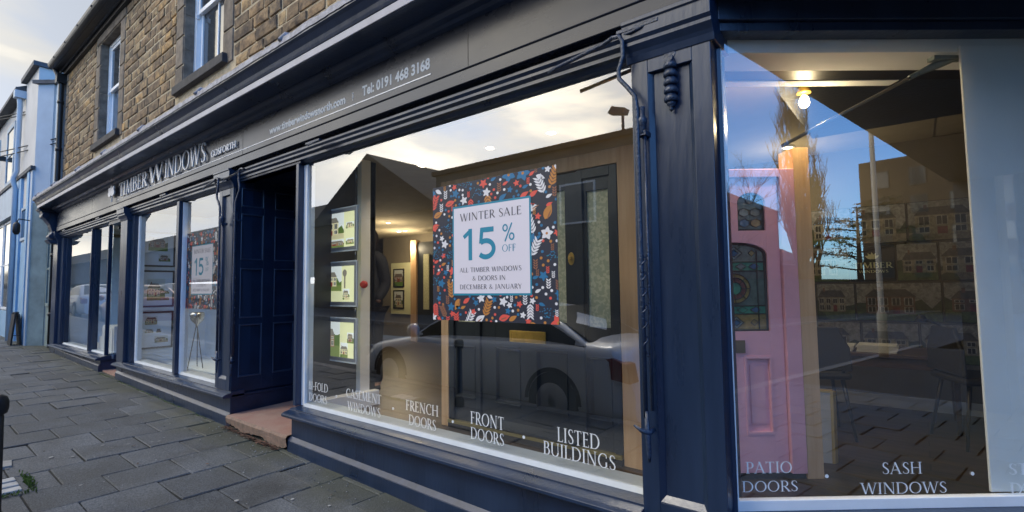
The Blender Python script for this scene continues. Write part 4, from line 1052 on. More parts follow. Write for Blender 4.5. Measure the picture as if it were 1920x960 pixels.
# leaf: stiles, rails, and spandrels cut round the arches by strips
def wall_strip(x0, x1, z0, z1): b.box(x0, x1, -.012, .03, z0, z1, fr=PF)
wall_strip(.093, .170, .432, 2.05); wall_strip(.524, .597, .432, 2.05); wall_strip(.322, .368, 1.755, 2.05)
wall_strip(.17, .322, 1.98, 2.05); wall_strip(.368, .524, 1.98, 2.05); wall_strip(.17, .524, 1.70, 1.755)
wall_strip(.17, .524, 1.06, 1.195); wall_strip(.17, .524, .432, .635); wall_strip(.322, .372, .635, 1.06)
def spandrel(x0, x1, zs, rise, zt_):
    n = 14
    for i in range(n):
        a0, a1 = PI*i/n, PI*(i+1)/n
        xa, xb = (x0+x1)/2+(x1-x0)/2*math.cos(a0), (x0+x1)/2+(x1-x0)/2*math.cos(a1); za, zb_ = zs+rise*math.sin(a0), zs+rise*math.sin(a1)
        b.prism([(xb, zb_), (xa, za), (xa, zt_), (xb, zt_)], 'y', -.012, .03, fr=lambda x, yy, z: PF(x, yy, z))
for (a, c, z0, zs, r) in lights_: spandrel(a, c, zs, r, 1.981)
spandrel(big[0], big[1], big[3], big[4], 1.701)
for a, c in ((.17, .322), (.372, .524)):
    b.box(a, c, .006, .02, .635, 1.06, fr=PF); b.box(a+.035, c-.035, .0, .006, .69, 1.01, fr=PF)
    for (p, q, r_, s_) in ((a, c, .635, .65), (a, c, 1.045, 1.06), (a, a+.012, .65, 1.045), (c-.012, c, .65, 1.045)): b.box(p, q, -.016, .006, r_, s_, fr=PF)
dlp = b.build('door_leaf', 'pink', t, bevel=.003)
# stained glass
GC = [(.16, .17, .13), (.05, .22, .14), (.06, .14, .24), (.30, .20, .06), (.20, .06, .05), (.24, .26, .22), (.09, .12, .10)]
GM = []
for i, c in enumerate(GC): M['sg%d' % i] = mat('stained glass tint', c, .12, var=.25, vscale=25, bump=.15, bscale=60, spec=.8); GM.append('sg%d' % i)
sg = MB(); ld_ = MB()
def SGp(poly, mi, d=0): sg.face([PF(u, .012-d, v) for u, v in poly], mi)
def came(pts, r=.0035): ld_.tube([PF(u, .007, v) for u, v in pts], r, 6)
rg = random.Random(2)
for (a, c, z0, zs, r) in lights_:
    SGp(arch(a, c, z0, zs, r), 6)
    came(arch(a+.004, c-.004, z0+.004, zs, r-.004)+[(a+.004, z0+.004)], .006)
    mx_ = (a+c)/2; w2 = (c-a)/2
    for (cx, cz, rr_, mi) in ((mx_-w2*.42, 1.86, w2*.42, 5), (mx_+w2*.42, 1.86, w2*.42, 0), (mx_-w2*.42, 1.80, w2*.42, 2), (mx_+w2*.42, 1.80, w2*.42, 3), (mx_, 1.925, w2*.3, 5)):
        SGp([(cx+rr_*math.cos(i*PI/3+.5), cz+rr_*.75*math.sin(i*PI/3+.5)) for i in range(6)], mi, .001)
        came([(cx+rr_*math.cos(i*PI/3+.5), cz+rr_*.75*math.sin(i*PI/3+.5)) for i in range(7)], .0022)
a, c, z0, zs, r = big
SGp(arch(*big), 0); came(arch(a+.005, c-.005, z0+.005, zs, r-.005, 18)+[(a+.005, z0+.005)], .008)
bands = [(1.195, 1.29, 3), (1.29, 1.335, 1), (1.335, 1.53, 6), (1.53, 1.58, 1)]
for z_0, z_1, mi in bands:
    SGp([(a, z_0), (c, z_0), (c, z_1), (a, z_1)], mi, .0005); came([(a, z_1), (c, z_1)], .003)
    if mi == 1:
        for k in range(4):
            u = a+.03+(c-a-.06)*(k+.5)/4; zc = (z_0+z_1)/2
            SGp([(u-.03, zc), (u, zc-.018), (u+.03, zc), (u, zc+.018)], rg.choice([1, 2, 5]), .001); came([(u-.03, zc), (u, zc-.018), (u+.03, zc), (u, zc+.018), (u-.03, zc)], .002)
mx_ = (a+c)/2
for xx in (a+.05, c-.05): came([(xx, z0), (xx, zs+.03)], .003)
for rr_, mi, d in ((.085, 3, .001), (.062, 4, .0014), (.035, 1, .0018)):
    pts = [(mx_+rr_*math.cos(i*PI/12), 1.432+rr_*.98*math.sin(i*PI/12)) for i in range(24)]; SGp(pts, mi, d); came(pts+[pts[0]], .003)
for q in range(8):
    aa = q*PI/4; came([(mx_+.035*math.cos(aa), 1.432+.035*math.sin(aa)), (mx_+.085*math.cos(aa), 1.432+.083*math.sin(aa))], .002)
for cz, sz_ in ((1.63, .045), (1.243, .040)):
    for k, f in enumerate((1, .55)):
        pts = [(mx_-sz_*f, cz), (mx_, cz-sz_*f*.85), (mx_+sz_*f, cz), (mx_, cz+sz_*f*.85)]; SGp(pts, (5, 2)[k], .001+.0005*k); came(pts+[pts[0]], .0025)
    for sgn in (-1, 1):
        pts = [(mx_+sgn*.10-.02, cz), (mx_+sgn*.10, cz-.018), (mx_+sgn*.10+.02, cz), (mx_+sgn*.10, cz+.018)]; SGp(pts, 1 if sgn < 0 else 3, .001); came(pts+[pts[0]], .002)
sgo = sg.build('stained_glass', GM, dlp); ld_.build('lead_came', 'leadcame', sgo)
b = MB(); b.box(.265, .378, -.022, -.012, 1.078, 1.148, fr=PF); b.box(.28, .363, -.026, -.022, 1.095, 1.13, fr=PF); b.build('letter_plate', mat('aged brass', (.20, .14, .08), .4, metal=.6), dlp, bevel=.002)
b = MB(); b.box(.178, .215, -.022, -.012, 1.44, 1.53, fr=PF); b.lathe([(.012, 0), (.02, .02), (.012, .03)], PF(.197, -.022, 1.48), tuple(-SI), 12); b.build('brass_lock', 'brass', dlp)
# --- steel restraint rod hung from the soffit
t = thing('steel_rod', 'long thin steel rod hung diagonally at the top of the right hand window', 'rod', tuple(SP(1.06, .12, 2.44)))
b = MB(); b.tube([SP(1.02, .14, 2.425), SP(.37, .17, 2.09)], .0085, 8); b.build('rod', mat('dull steel', (.30, .26, .20), .35, metal=.6), t)
b = MB(); b.tube([SP(1.15, .10, 2.47), SP(1.08, .12, 2.45), SP(1.0, .14, 2.415)], [.012, .02, .012], 8); b.tube([SP(1.0, .14, 2.415), SP(.96, .142, 2.395)], .012, 8); b.box(1.03, 1.17, .08, .12, 2.458, 2.474, fr=SPB); b.build('bracket', mat('corroded zinc', (.16, .20, .21), .5, metal=.4, bump=.5), t)
# --- framed board leaning by the oak post
t = thing('leaning_board', 'pale framed sample board leaning against the oak post beside the pink door', 'board', (-.48, 1.31, FZ))
def LB(x, yy, z): return (-.535+x*.8+yy*.3, 1.33+x*.25+yy-.0+z*.10, FZ+z)
b = MB(); b.box(0, .11, 0, .02, 0, .40, fr=LB); b.build('panel', 'cream', t); b = MB(); b.box(.111, .13, -.004, .03, 0, .41, fr=LB); b.box(0, .11, -.004, .03, .402, .415, fr=LB); b.build('gilt_edge', mat('gold edge', (.50, .33, .10), .4, metal=.3), t)
# --- pendant
PLX, PLY = -.45, 1.0
t = thing('pendant_lamp', 'small glowing brass pendant lamp above the oak post', 'pendant lamp', (PLX, PLY, 2.66))
b = MB(); b.tube([(PLX, PLY, 2.655), (PLX, PLY, 2.57)], .004, 6); b.lathe([(.03, 0), (.03, -.02), (.012, -.03)], (PLX, PLY, 2.659), (0, 0, 1), 12); b.build('flex', 'brass', t)
b = MB(); b.lathe([(.02, 0), (.024, -.02), (.034, -.05), (.036, -.06)], (PLX, PLY, 2.575), (0, 0, 1), 14); b.build('shade', 'brass', t)
b = MB(); b.lathe([(.008, 0), (.022, -.02), (.027, -.045), (.02, -.065), (.005, -.072)], (PLX, PLY, 2.505), (0, 0, 1), 14); b.build('bulb', 'bulb', t)
l = bpy.data.lights.new('pendant_light', 'POINT'); l.energy = 5; l.color = (1, .78, .45); l.shadow_soft_size = .03; lo = bpy.data.objects.new('pendant_light', l); col.objects.link(lo); lo.location = (PLX+.02, PLY-.12, 2.38); attach(lo, t)
# --- photo boards on the back wall
PICD = []  # print colours darkened to stand for dim light on the back wall
for i_, c_ in enumerate(((.20, .20, .19), (.06, .09, .03), (.20, .18, .13), (.06, .055, .05), (.012, .013, .015), (.2, .2, .14), (.11, .06, .04), (.11, .014, .018), (.03, .045, .018), (.14, .125, .09), (.28, .28, .26))): M['dk%d' % i_] = mat('photographic print darkened for dim light', c_, .45, var=.45, vscale=28, distort=.8); PICD.append('dk%d' % i_)
cells = []
ROW = [(2.13, 1.80), (1.785, 1.47), (1.455, 1.13), (1.115, .80)]
colsX = [[(-1.25, -.80), (-.79, -.45), (-.44, -.06), (-.05, .38), (.39, .9)], [(-1.2, -.84), (-.83, -.48), (-.47, -.15), (-.14, .13), (.14, .62), (.63, 1.1)], [(-1.1, -.75), (-.74, -.45), (-.44, .14), (.15, .60), (.61, 1.1)], [(-1.1, -.86), (-.85, -.42), (-.41, -.02), (-.01, .40), (.41, .9)]]
pl_ = ['upper row', 'sign row', 'third row', 'lowest row']
nth = ['first', 'second', 'third', 'fourth', 'fifth', 'sixth']
for r_, (zt_, zb_) in enumerate(ROW):
    for c_, (a, c) in enumerate(colsX[r_]):
        yb = 3.24
        if r_ == 1 and c_ == 2:
            t = thing('trade_sign', 'black TIMBER WINDOWS sign with a leaf emblem among the photographs on the back wall', 'sign', ((a+c)/2, yb, zb_))
            b = MB(); b.box(a, c, yb-.012, yb, zb_, zt_); b.build('board', mat('black sign board', (.006, .008, .012), .4), t)
            b = MB(); FB = lambda u, d, z: (u, yb-.0135-d, z)
            put_text(b, 'TIMBER', a+.02, c-.02, zb_+.115, zb_+.165, FB, wmul=1.2); put_text(b, 'WINDOWS', a+.06, c-.05, zb_+.075, zb_+.098, FB, wmul=1.4)
            cx = (a+c)/2+.0
            for an in (-60, -30, 0, 30, 60): leaf(b, cx, zb_+.195, rad(90+an), .06, .012, 0, lambda u, v, l: (u, yb-.0135-.0003*(an+60)/30, v), 0)
            b.build('lettering', mat('pale gold lettering', (.50, .52, .32), .5), t)
            continue
        t = thing('photo_board', '%s photograph board from the left in the %s on the back wall' % (nth[c_], pl_[r_]), 'photo board', ((a+c)/2, yb, zb_), 'photograph boards on the back wall')
        b = MB(); b.box(a, c, yb-.012, yb, zb_, zt_); b.build('backing', 'black', t)
        b = MB(); F = lambda u, v, l, a=a, c=c, zb_=zb_, zt_=zt_: (a+.004+u*(c-a-.008), yb-.0135-l, zb_+.004+v*(zt_-zb_-.008)); house(b, F, 0, 1, 0, 1, r_*17+c_*5+3); b.build('photograph', PICD, t)
# --- dark table, chairs, brochures
t = thing('meeting_table', 'dark walnut meeting table in front of the photo boards', 'table', (-.3, 2.75, FZ))
b = MB(); b.box(-.85, .22, 2.45, 3.05, .905, .935); b.build('table_top', 'brownwood', t, bevel=.004)
for xx, yy in ((-.80, 2.5), (.17, 2.5), (-.80, 3.0), (.17, 3.0)):
    b = MB(); b.tube([(xx, yy, FZ), (xx, yy, .904)], [.014, .022], 10); b.build('leg', 'brownwood', t)
b = MB(); b.box(-.78, .15, 2.49, 2.51, .83, .904); b.build('apron', 'brownwood', t)
for k, (a, w__, n_, lb) in enumerate(((-.66, .24, 4, 'left stack of brochures on the dark table'), (-.40, .25, 5, 'right stack of pale brochures on the dark table'))):
    b = MB()
    for i in range(n_): b.box(a+rg.uniform(-.008, .008), a+w__+rg.uniform(-.008, .008), 2.5, 2.72, .936+i*.011, .944+i*.011)
    tag(b.build('brochure_stack', 'paper'), lb, 'brochures', 'brochures on the table')
t = thing('desk_lamp', 'slim dark desk lamp at the right end of the table', 'lamp', (.1, 2.8, .935))
b = MB(); b.lathe([(.05, 0), (.05, .012), (.01, .02)], (.1, 2.8, .936)); b.tube([(.1, 2.8, .95), (.12, 2.8, 1.12), (.0, 2.75, 1.2)], .006, 8); b.build('stand', 'black', t); b = MB(); b.lathe([(.02, 0), (.045, -.05)], (.0, 2.75, 1.21)); b.build('shade', 'black', t)
def chair(x, y_, rz, label):
    t = thing('chair', label, 'chair', (0, 0, 0), 'dark chairs round the table')
    b = MB(); b.box(-.2, .2, -.19, .19, .40, .45); b.build('seat', 'blacksoft', t, bevel=.02)
    b = MB(); b.prism([(-.2, .46), (.2, .46), (.19, .62), (.12, .76), (-.12, .76), (-.19, .62)], 'y', .17, .20); b.build('backrest', 'blacksoft', t, bevel=.01)
    for sx in (-1, 1):
        b = MB(); b.tube([(sx*.15, .165, .40), (sx*.16, .185, .62)], .010, 8); b.build('back_post', 'black', t)
        for sy in (-1, 1):
            b = MB(); b.tube([(sx*.15, sy*.14, .40), (sx*.20, sy*.20, .0)], [.014, .009], 8); b.build('leg', 'black', t)
    t.location = (x, y_, FZ); t.rotation_euler = (0, 0, rz); return t
chair(-.63, 2.05, rad(200), 'black chair drawn up at the near left of the dark table')
chair(.28, 2.35, rad(115), 'black chair at the right end of the dark table')
t = thing('white_stool', 'white rounded tub stool half hidden behind the oak post', 'stool', (-.72, 1.95, FZ)); b = MB(); b.lathe([(.10, .42), (.15, .46), (.16, .56), (.13, .64), (.05, .66)], (-.72, 1.75, FZ), seg=20); b.build('tub', 'paper', t)
b = MB()
for a in range(4): b.tube([(-.72+.09*math.cos(a*PI/2+.5), 1.75+.09*math.sin(a*PI/2+.5), FZ+.43), (-.72+.14*math.cos(a*PI/2+.5), 1.75+.14*math.sin(a*PI/2+.5), FZ)], .01, 6)
b.build('leg_frame', 'black', t)
# --- far interior: oak glazed screen and picture on the back wall
t = thing('oak_door_screen', 'oak framed black glazed door screen at the back of the shop left of the poster', 'door screen', (-7.7, 4.6, FZ))
b = MB(); b.box(-8.10, -7.93, 4.6, 4.7, FZ, 2.45); b.box(-6.0, -5.85, 4.6, 4.7, FZ, 2.45); b.build('oak_post', 'oak', t, bevel=.004)
b = MB(); b.box(-7.92, -6.01, 4.63, 4.68, FZ, 2.4); b.build('black_frame', 'blackdoor', t)
for xx in (-7.72, -7.35, -6.9, -6.45):
    b = MB(); b.box(xx, xx+.16, 4.61, 4.628, 1.05, 2.15); b.build('obscured_pane', 'blind', t)
t = thing('lit_noticeboard', 'pale lit board with two black frames on the rear wall', 'noticeboard', (-9.0, 5.18, .9))
b = MB(); b.box(-9.45, -8.75, 5.16, 5.19, .9, 2.05); b.build('board', 'psheet', t)
for z_ in (1.5, 1.02):
    b = MB(); rectframe(b, -9.35, -8.98, z_, z_+.42, 5.14, 5.16, .03); f_ = b.build('black_frame', 'black', t); b = MB(); F = lambda u, v, l, z_=z_: (-9.32+u*.31, 5.15-l, z_+.03+v*.36); house(b, F, 0, 1, 0, 1, int(z_*100)); b.build('print', PICM, f_)
# --- bay two: framed pictures on the partition, tripod lamp, door behind
for k, (z0, z1, lb) in enumerate(((1.82, 2.33, 'top dark framed picture on the pale partition of the second window'), (1.24, 1.77, 'middle dark framed picture on the pale partition of the second window'), (.65, 1.18, 'bottom dark framed picture on the pale partition of the second window'))):
    t = thing('framed_picture', lb, 'picture', (-8.58, .33, z0), 'dark framed pictures in the second window')
    FX = lambda x, yy, z: (-8.598+x, yy, z)
    b = MB(); b.box(.0, .02, .13, .15, z0, z1, fr=FX); b.box(.0, .02, .52, .54, z0, z1, fr=FX); b.box(.0, .02, .15, .52, z0, z0+.025, fr=FX); b.box(0, .02, .15, .52, z1-.025, z1, fr=FX); b.build('frame', 'blackdoor', t)
    b = MB(); b.box(.0, .006, .15, .52, z0+.025, z1-.025, fr=FX); b.build('mount', mat('pale blue mount', (.70, .78, .88), .5), t)
    b = MB(); F = lambda u, v, l, z0=z0, z1=z1: (-8.5905+l, .15+u*.37, z0+.025+v*(z1-z0-.05))
    if k == 2: house(b, F, .12, .52, .66, .92, 71); house(b, F, .12, .40, .42, .54, 72); house(b, F, .5, .66, .42, .54, 73); house(b, F, .45, .9, .12, .32, 74)
    elif k == 1: house(b, F, .15, .75, .15, .8, 75); house(b, F, .6, .9, .35, .45, 76); house(b, F, .6, .9, .15, .25, 77)
    else: house(b, F, .15, .8, .45, .9, 78); house(b, F, .5, .9, .12, .35, 79)
    b.build('print', PICM, t)
t = thing('tripod_lamp', 'chrome tripod lamp standing behind the glass of the second window', 'lamp', (-7.35, .42, .47))
b = MB(); tx_, ty_ = -7.35, .42
for a in range(3): b.tube([(tx_+.01*math.cos(a*2.1), ty_+.01*math.sin(a*2.1), 1.0), (tx_+.14*math.cos(a*2.1+.4), ty_+.09*math.sin(a*2.1+.4), .475)], .006, 6)
b.build('tripod', 'black', t); b = MB(); b.lathe([(.015, 1.0), (.02, 1.03), (.075, 1.09), (.085, 1.15), (.07, 1.19)], (tx_, ty_, 0), seg=14); b.build('lamp_head', 'chrome', t)
t = thing('sample_door', 'cream sample door with a black threshold behind the second poster', 'display door', (-6.2, .85, .47))
b = MB(); rectframe(b, -6.65, -5.85, .52, 2.4, .82, .86, .10); b.box(-6.55, -5.95, .835, .85, .62, 2.3); b.build('leaf', 'cream', t, bevel=.004); b = MB(); b.box(-6.70, -5.8, .74, .92, .471, .515); b.build('threshold', 'black', t)
# --- bay three contents
t = thing('white_cabinet', 'low white panelled cabinet at the corner of the far window', 'cabinet', (-10.1, .5, .47))
b = MB(); b.box(-10.45, -9.80, .13, .60, .50, .93); b.build('carcass', 'white', t, bevel=.004); b = MB()
for k in range(3): b.box(-10.42+k*.2, -10.25+k*.2, .118, .129, .53, .90); b.box(-9.799, -9.79, .15+k*.15, .28+k*.15, .53, .90)
b.build('door', 'white', t, bevel=.003)
t = thing('white_step_box', 'small white stepped display block left of the cabinet in the far window', 'display block', (-10.8, .4, .47)); b = MB(); b.box(-10.85, -10.47, .14, .34, .523, .62); b.box(-10.68, -10.47, .14, .34, .621, .74); b.build('block', 'white', t, bevel=.003)
for k, (x, z, s_, lb) in enumerate(((-12.3, 1.5, .5, 'framed print hanging left in the far window'), (-11.0, 1.15, .5, 'framed print low in the middle of the far window'), (-10.2, 1.15, .42, 'framed print above the white cabinet in the far window'), (-10.2, 1.85, .42, 'upper framed print by the far doorway'))):
    t = thing('framed_print', lb, 'picture', (x, .9, z), 'framed prints in the far window')
    b = MB(); rectframe(b, x-s_/2, x+s_/2, z, z+s_, .9, .92, .03); b.build('frame', 'blackdoor', t)
    b = MB(); F = lambda u, v, l, x=x, z=z, s_=s_: (x-s_/2+.03+u*(s_-.06), .915-l, z+.03+v*(s_-.06)); b.face([F(0, 0, 0), F(1, 0, 0), F(1, 1, 0), F(0, 1, 0)], 5); house(b, F, .1, .9, .15, .9, 90+k, .001); b.build('print', PICM, t)

# --- a person in dark clothes standing inside, half hidden by the white post
def skin_mesh(name, verts, edges, radii, m, parent, sub=2):
    me = bpy.data.meshes.new(name); me.from_pydata(verts, edges, []); me.materials.append(M[m] if isinstance(m, str) else m)
    o = bpy.data.objects.new(name, me); col.objects.link(o)
    md = o.modifiers.new('skin', 'SKIN'); md.use_smooth_shade = True
    if not me.skin_vertices: me.attributes
    sv = me.skin_vertices[0].data if me.skin_vertices else None
    if sv:
        for i, r in enumerate(radii):
            sv[i].radius = r if isinstance(r, tuple) else (r, r)
            sv[i].use_root = (i == 0)
    ss = o.modifiers.new('sub', 'SUBSURF'); ss.levels = sub; ss.render_levels = sub
    attach(o, parent); return o
M['skin'] = mat('skin', (.42, .25, .18), .55); M['coat'] = mat('dark navy coat', (.010, .013, .024), .8, bump=.3); M['trouser'] = mat('black trousers', (.009, .009, .011), .85); M['hair'] = mat('dark brown hair', (.03, .018, .012), .6)
px0, py0 = -4.50, 1.02
pt = thing('person', 'person in a dark coat and black trousers standing inside behind the white post', 'person', (px0, py0, FZ))
def Pp(L_): return [(px0+x, py0+y_, FZ+z) for x, y_, z in L_]
bv = [(0, 0, .88), (0, .0, 1.08), (0, .0, 1.28), (0, .0, 1.40), (0, -.01, 1.46), (0, -.02, 1.53), (0, -.02, 1.62),
      (.09, 0, .84), (.10, -.01, .46), (.11, .02, .08), (.11, -.10, .04), (-.09, 0, .84), (-.10, -.02, .46), (-.11, .01, .08), (-.11, -.11, .04),
      (.17, 0, 1.36), (.22, .02, 1.10), (.17, -.10, .92), (-.17, 0, 1.36), (-.22, .02, 1.10), (-.17, -.10, .92)]
be = [(0, 1), (1, 2), (2, 3), (3, 4), (4, 5), (5, 6), (0, 7), (7, 8), (8, 9), (9, 10), (0, 11), (11, 12), (12, 13), (13, 14), (3, 15), (15, 16), (16, 17), (3, 18), (18, 19), (19, 20)]
br_ = [(.14, .10), (.12, .09), (.14, .10), (.10, .07), .05, (.075, .09), (.06, .075), .075, .05, .035, .03, .075, .05, .035, .03, .05, .038, .03, .05, .038, .03]
body = skin_mesh('body', Pp(bv), be, br_, 'skin', pt)
cv_ = [(0, 0, .80), (0, .0, 1.0), (0, .0, 1.28), (0, .0, 1.43), (.15, 0, 1.36), (.205, .02, 1.10), (.165, -.10, .93), (-.17, 0, 1.37), (-.225, .02, 1.10), (-.165, -.10, .93)]
skin_mesh('coat', Pp(cv_), [(0, 1), (1, 2), (2, 3), (3, 4), (4, 5), (5, 6), (3, 7), (7, 8), (8, 9)], [(.19, .15), (.16, .13), (.17, .13), (.085, .075), .075, .058, .050, .075, .058, .050], 'coat', pt)
skin_mesh('trousers', Pp([(0, 0, .86), (.09, 0, .80), (.10, -.01, .46), (.11, .02, .09), (-.09, 0, .80), (-.10, -.02, .46), (-.11, .01, .09)]), [(0, 1), (1, 2), (2, 3), (0, 4), (4, 5), (5, 6)], [(.15, .11), .10, .068, .055, .10, .068, .055], 'trouser', pt)
for sx in (-1, 1): skin_mesh('shoe', Pp([(sx*.11, .03, .05), (sx*.11, -.06, .045), (sx*.115, -.14, .035)]), [(0, 1), (1, 2)], [(.045, .045), (.045, .04), (.04, .03)], 'black', pt)
skin_mesh('hair', Pp([(0, .035, 1.47), (0, .035, 1.58), (0, .0, 1.665), (0, -.07, 1.665)]), [(0, 1), (1, 2), (2, 3)], [(.085, .06), (.10, .095), (.10, .07), (.07, .045)], 'hair', pt)
f = MB()
for sx in (-1, 1): f.lathe([(.004, -.003), (.009, .0), (.006, .004)], (px0+sx*.03, py0-.105, FZ+1.56), (0, -1, 0), 8)
f.build('eyes', 'black', body); f = MB(); f.tube([(px0, py0-.105, FZ+1.57), (px0, py0-.13, FZ+1.535), (px0, py0-.108, FZ+1.52)], [.006, .012, .008], 8); f.build('nose', 'skin', body)
f = MB(); f.tube([(px0-.022, py0-.098, FZ+1.495), (px0, py0-.106, FZ+1.493), (px0+.022, py0-.098, FZ+1.495)], .005, 6); f.build('mouth', 'red', body)
pt.rotation_euler = (0, 0, rad(20))
# ================================================================ NEIGHBOUR: pale blue building at the far left
M['bwhite'] = mat('off white render', (.60, .58, .55), .8, var=.08, vscale=1.5, bump=.15, bscale=20)
M['bblue'] = mat('sky blue masonry paint', (.28, .46, .64), .6, var=.10, vscale=2, bump=.08)
M['bpale'] = mat('pale blue masonry paint', (.47, .54, .60), .65, var=.08, vscale=2, bump=.08)
M['bgrey'] = mat('grey green lower paint', (.22, .28, .27), .7, var=.2, vscale=3, bump=.1)
M['winglass'] = mat('dark window glass', (.05, .07, .09), .07, spec=1.0)
nb = thing('blue_building', 'pale blue and white two storey shop at the far left of the street', 'building', (-18, 3, .4))
YB = -.20
b = MB()
b.box(-16.2, -14.72, YB, 6, .2, 6.40); b.box(-40, -16.2, YB+.02, 6, .2, 6.25)
b.prism([(-14.72, YB), (-14.45, .02), (-14.45, 6), (-14.72, 6)], 'z', .2, 6.0)
b.build('wall', 'bwhite', nb)
b = MB()
b.prism([(-14.719, YB-.003), (-14.440, .015), (-14.452, .03), (-14.73, YB+.01)], 'z', 3.4, 6.0)   # painted return
b.box(-14.95, -14.72, YB-.03, YB, .3, 4.15)
b.build('painted_return', 'bpale', nb)
b = MB(); b.prism([(-14.719, YB-.006), (-14.437, .011), (-14.45, .02), (-14.725, YB)], 'z', .3, 3.4); b.box(-14.5, -13.86, .03, .5, .25, 3.45); b.build('side_wall', 'bgrey', nb)
b = MB(); b.box(-14.5, -13.86, .05, .5, 3.46, 6.0); b.build('link_wall', 'bpale', nb)
b = MB(); b.box(-40, -14.68, YB-.07, YB-.0, 4.12, 4.20); b.box(-16.25, -14.68, YB-.10, YB+.3, 6.40, 6.50); b.prism([(-14.75, YB-.1), (-14.38, .0), (-14.38, 6), (-14.75, 6)], 'z', 6.0, 6.08)
b.box(-40, -16.25, YB-.18, YB+.02, 6.22, 6.30); b.box(-14.52, -13.84, 0, .5, 6.0, 6.08)
b.build('string_course', 'slate', nb)
b = MB(); b.prism([(YB-.16, 6.301), (3, 8.0), (3, 7.9), (YB, 6.301)], 'x', -40, -16.25); b.build('roof', 'slate', nb)
def wwin(parent, x0, x1, z0, z1, y, frame='white', name='window', w_=.06, bars=1):
    b = MB(); rectframe(b, x0, x1, z0, z1, y-.02, y+.03, w_)
    for k in range(bars): b.box(x0+w_, x1-w_, y-.015, y+.02, z0+(z1-z0)*(k+1)/(bars+1)-.02, z0+(z1-z0)*(k+1)/(bars+1)+.02)
    f = b.build(name, frame, parent); b = MB(); b.box(x0+w_, x1-w_, y-.004, y+.004, z0+w_, z1-w_); b.build('pane', 'winglass', f); return f
x = -17.5
while x > -32:
    b = MB(); b.box(x-1.45, x, YB-.001, YB+.018, 4.2, 5.9); wwin(nb, x-1.4, x-.15, 4.25, 5.85, YB+.01, 'bpale', w_=.12); x -= 2.6
b = MB(); b.box(-40, -16.55, YB-.12, YB, 3.30, 3.42); b.box(-40, -16.55, YB-.04, YB, 3.42, 4.11)
b.build('shop_fascia', 'bpale', nb)
b = MB(); b.box(-16.55, -15.95, YB-.05, YB, .3, 4.11); b.box(-15.2, -14.96, YB-.05, YB, .3, 4.11); b.box(-40, -16.56, YB-.05, YB, .35, 1.05); b.build('blue_pilaster', 'bblue', nb)
for x in (-18.3, -20.2, -22.1): wwin(nb, x, x+1.7, 1.08, 3.28, YB-.01, 'white', bars=1, name='shop_window')
b = MB(); b.box(-15.94, -15.21, YB-.01, YB+.0, .4, 2.6); b.build('shop_door', 'bblue', nb)
wwin(nb, -15.93, -15.22, 2.65, 3.4, YB-.01, 'bpale', bars=0, name='fanlight')
wwin(nb, -14.33, -13.98, 1.2, 2.75, .02, 'bgrey', bars=1, name='side_window')
b = MB(); b.tube([(-16.3, YB-.12, 6.2), (-16.3, YB-.09, 5.9), (-16.3, YB-.09, 4.3), (-16.3, YB-.14, 4.15), (-16.3, YB-.14, 4.05), (-16.3, YB-.10, 3.9), (-16.3, YB-.10, .4)], .05, 10); b.box(-16.4, -16.2, YB-.2, YB, 6.05, 6.22); b.build('downpipe', 'bpale', nb)
b = MB(); b.tube([(-14.6, YB-.05, 3.0), (-14.6, YB-.22, 3.02), (-14.6, YB-.25, 2.95)], .012, 6); b.lathe([(.03, 0), (.06, -.05), (.06, -.20), (.03, -.26)], (-14.6, YB-.25, 2.95)); b.build('wall_lantern', 'iron', nb)
b = MB(); b.box(-18.95, -18.85, YB-.2, YB, 5.0, 5.12); b.tube([(-18.9, YB-.18, 5.06), (-18.9, YB-.3, 5.0)], .03, 8); b.build('camera_bracket', 'iron', nb)
# --- black folding board standing by the blue shop
t = thing('folding_board', 'black folding pavement board seen edge on beside the blue shop', 'pavement sign', (-15.2, -.5, G(-15.2)))
def AB(x, yy, z): return (-15.1+x, -.335+yy, G(-15.35)+z)
b = MB(); b.prism([(-.09, 0), (-.06, 0), (-.01, .66), (-.04, .66)], 'x', -.2, .2, fr=AB); b.build('front_panel', 'iron', t); b = MB(); b.prism([(.09, 0), (.06, 0), (.01, .65), (.04, .65)], 'x', -.2, .2, fr=AB); b.build('rear_panel', 'iron', t)
b = MB(); b.tube([AB(.0, -.05, .67), AB(.0, .05, .67)], .022, 8); b.tube([AB(.19, -.06, .2), AB(.19, .06, .2)], .008, 6); b.build('hinge', 'iron', t)
# --- bollard at the kerb
bx_, by_ = -4.02, -1.752
t = tag(MB().lathe([(.055, -.02), (.055, .08), (.040, .10), (.034, .62), (.030, .625), (.046, .635), (.052, .66), (.052, .70), (.044, .725), (.02, .738)], (bx_, by_, G(bx_)), (0, 0, 1), 20).build('bollard', 'iron'), 'slim black cast iron bollard with a rounded head at the left edge of the pavement', 'bollard')
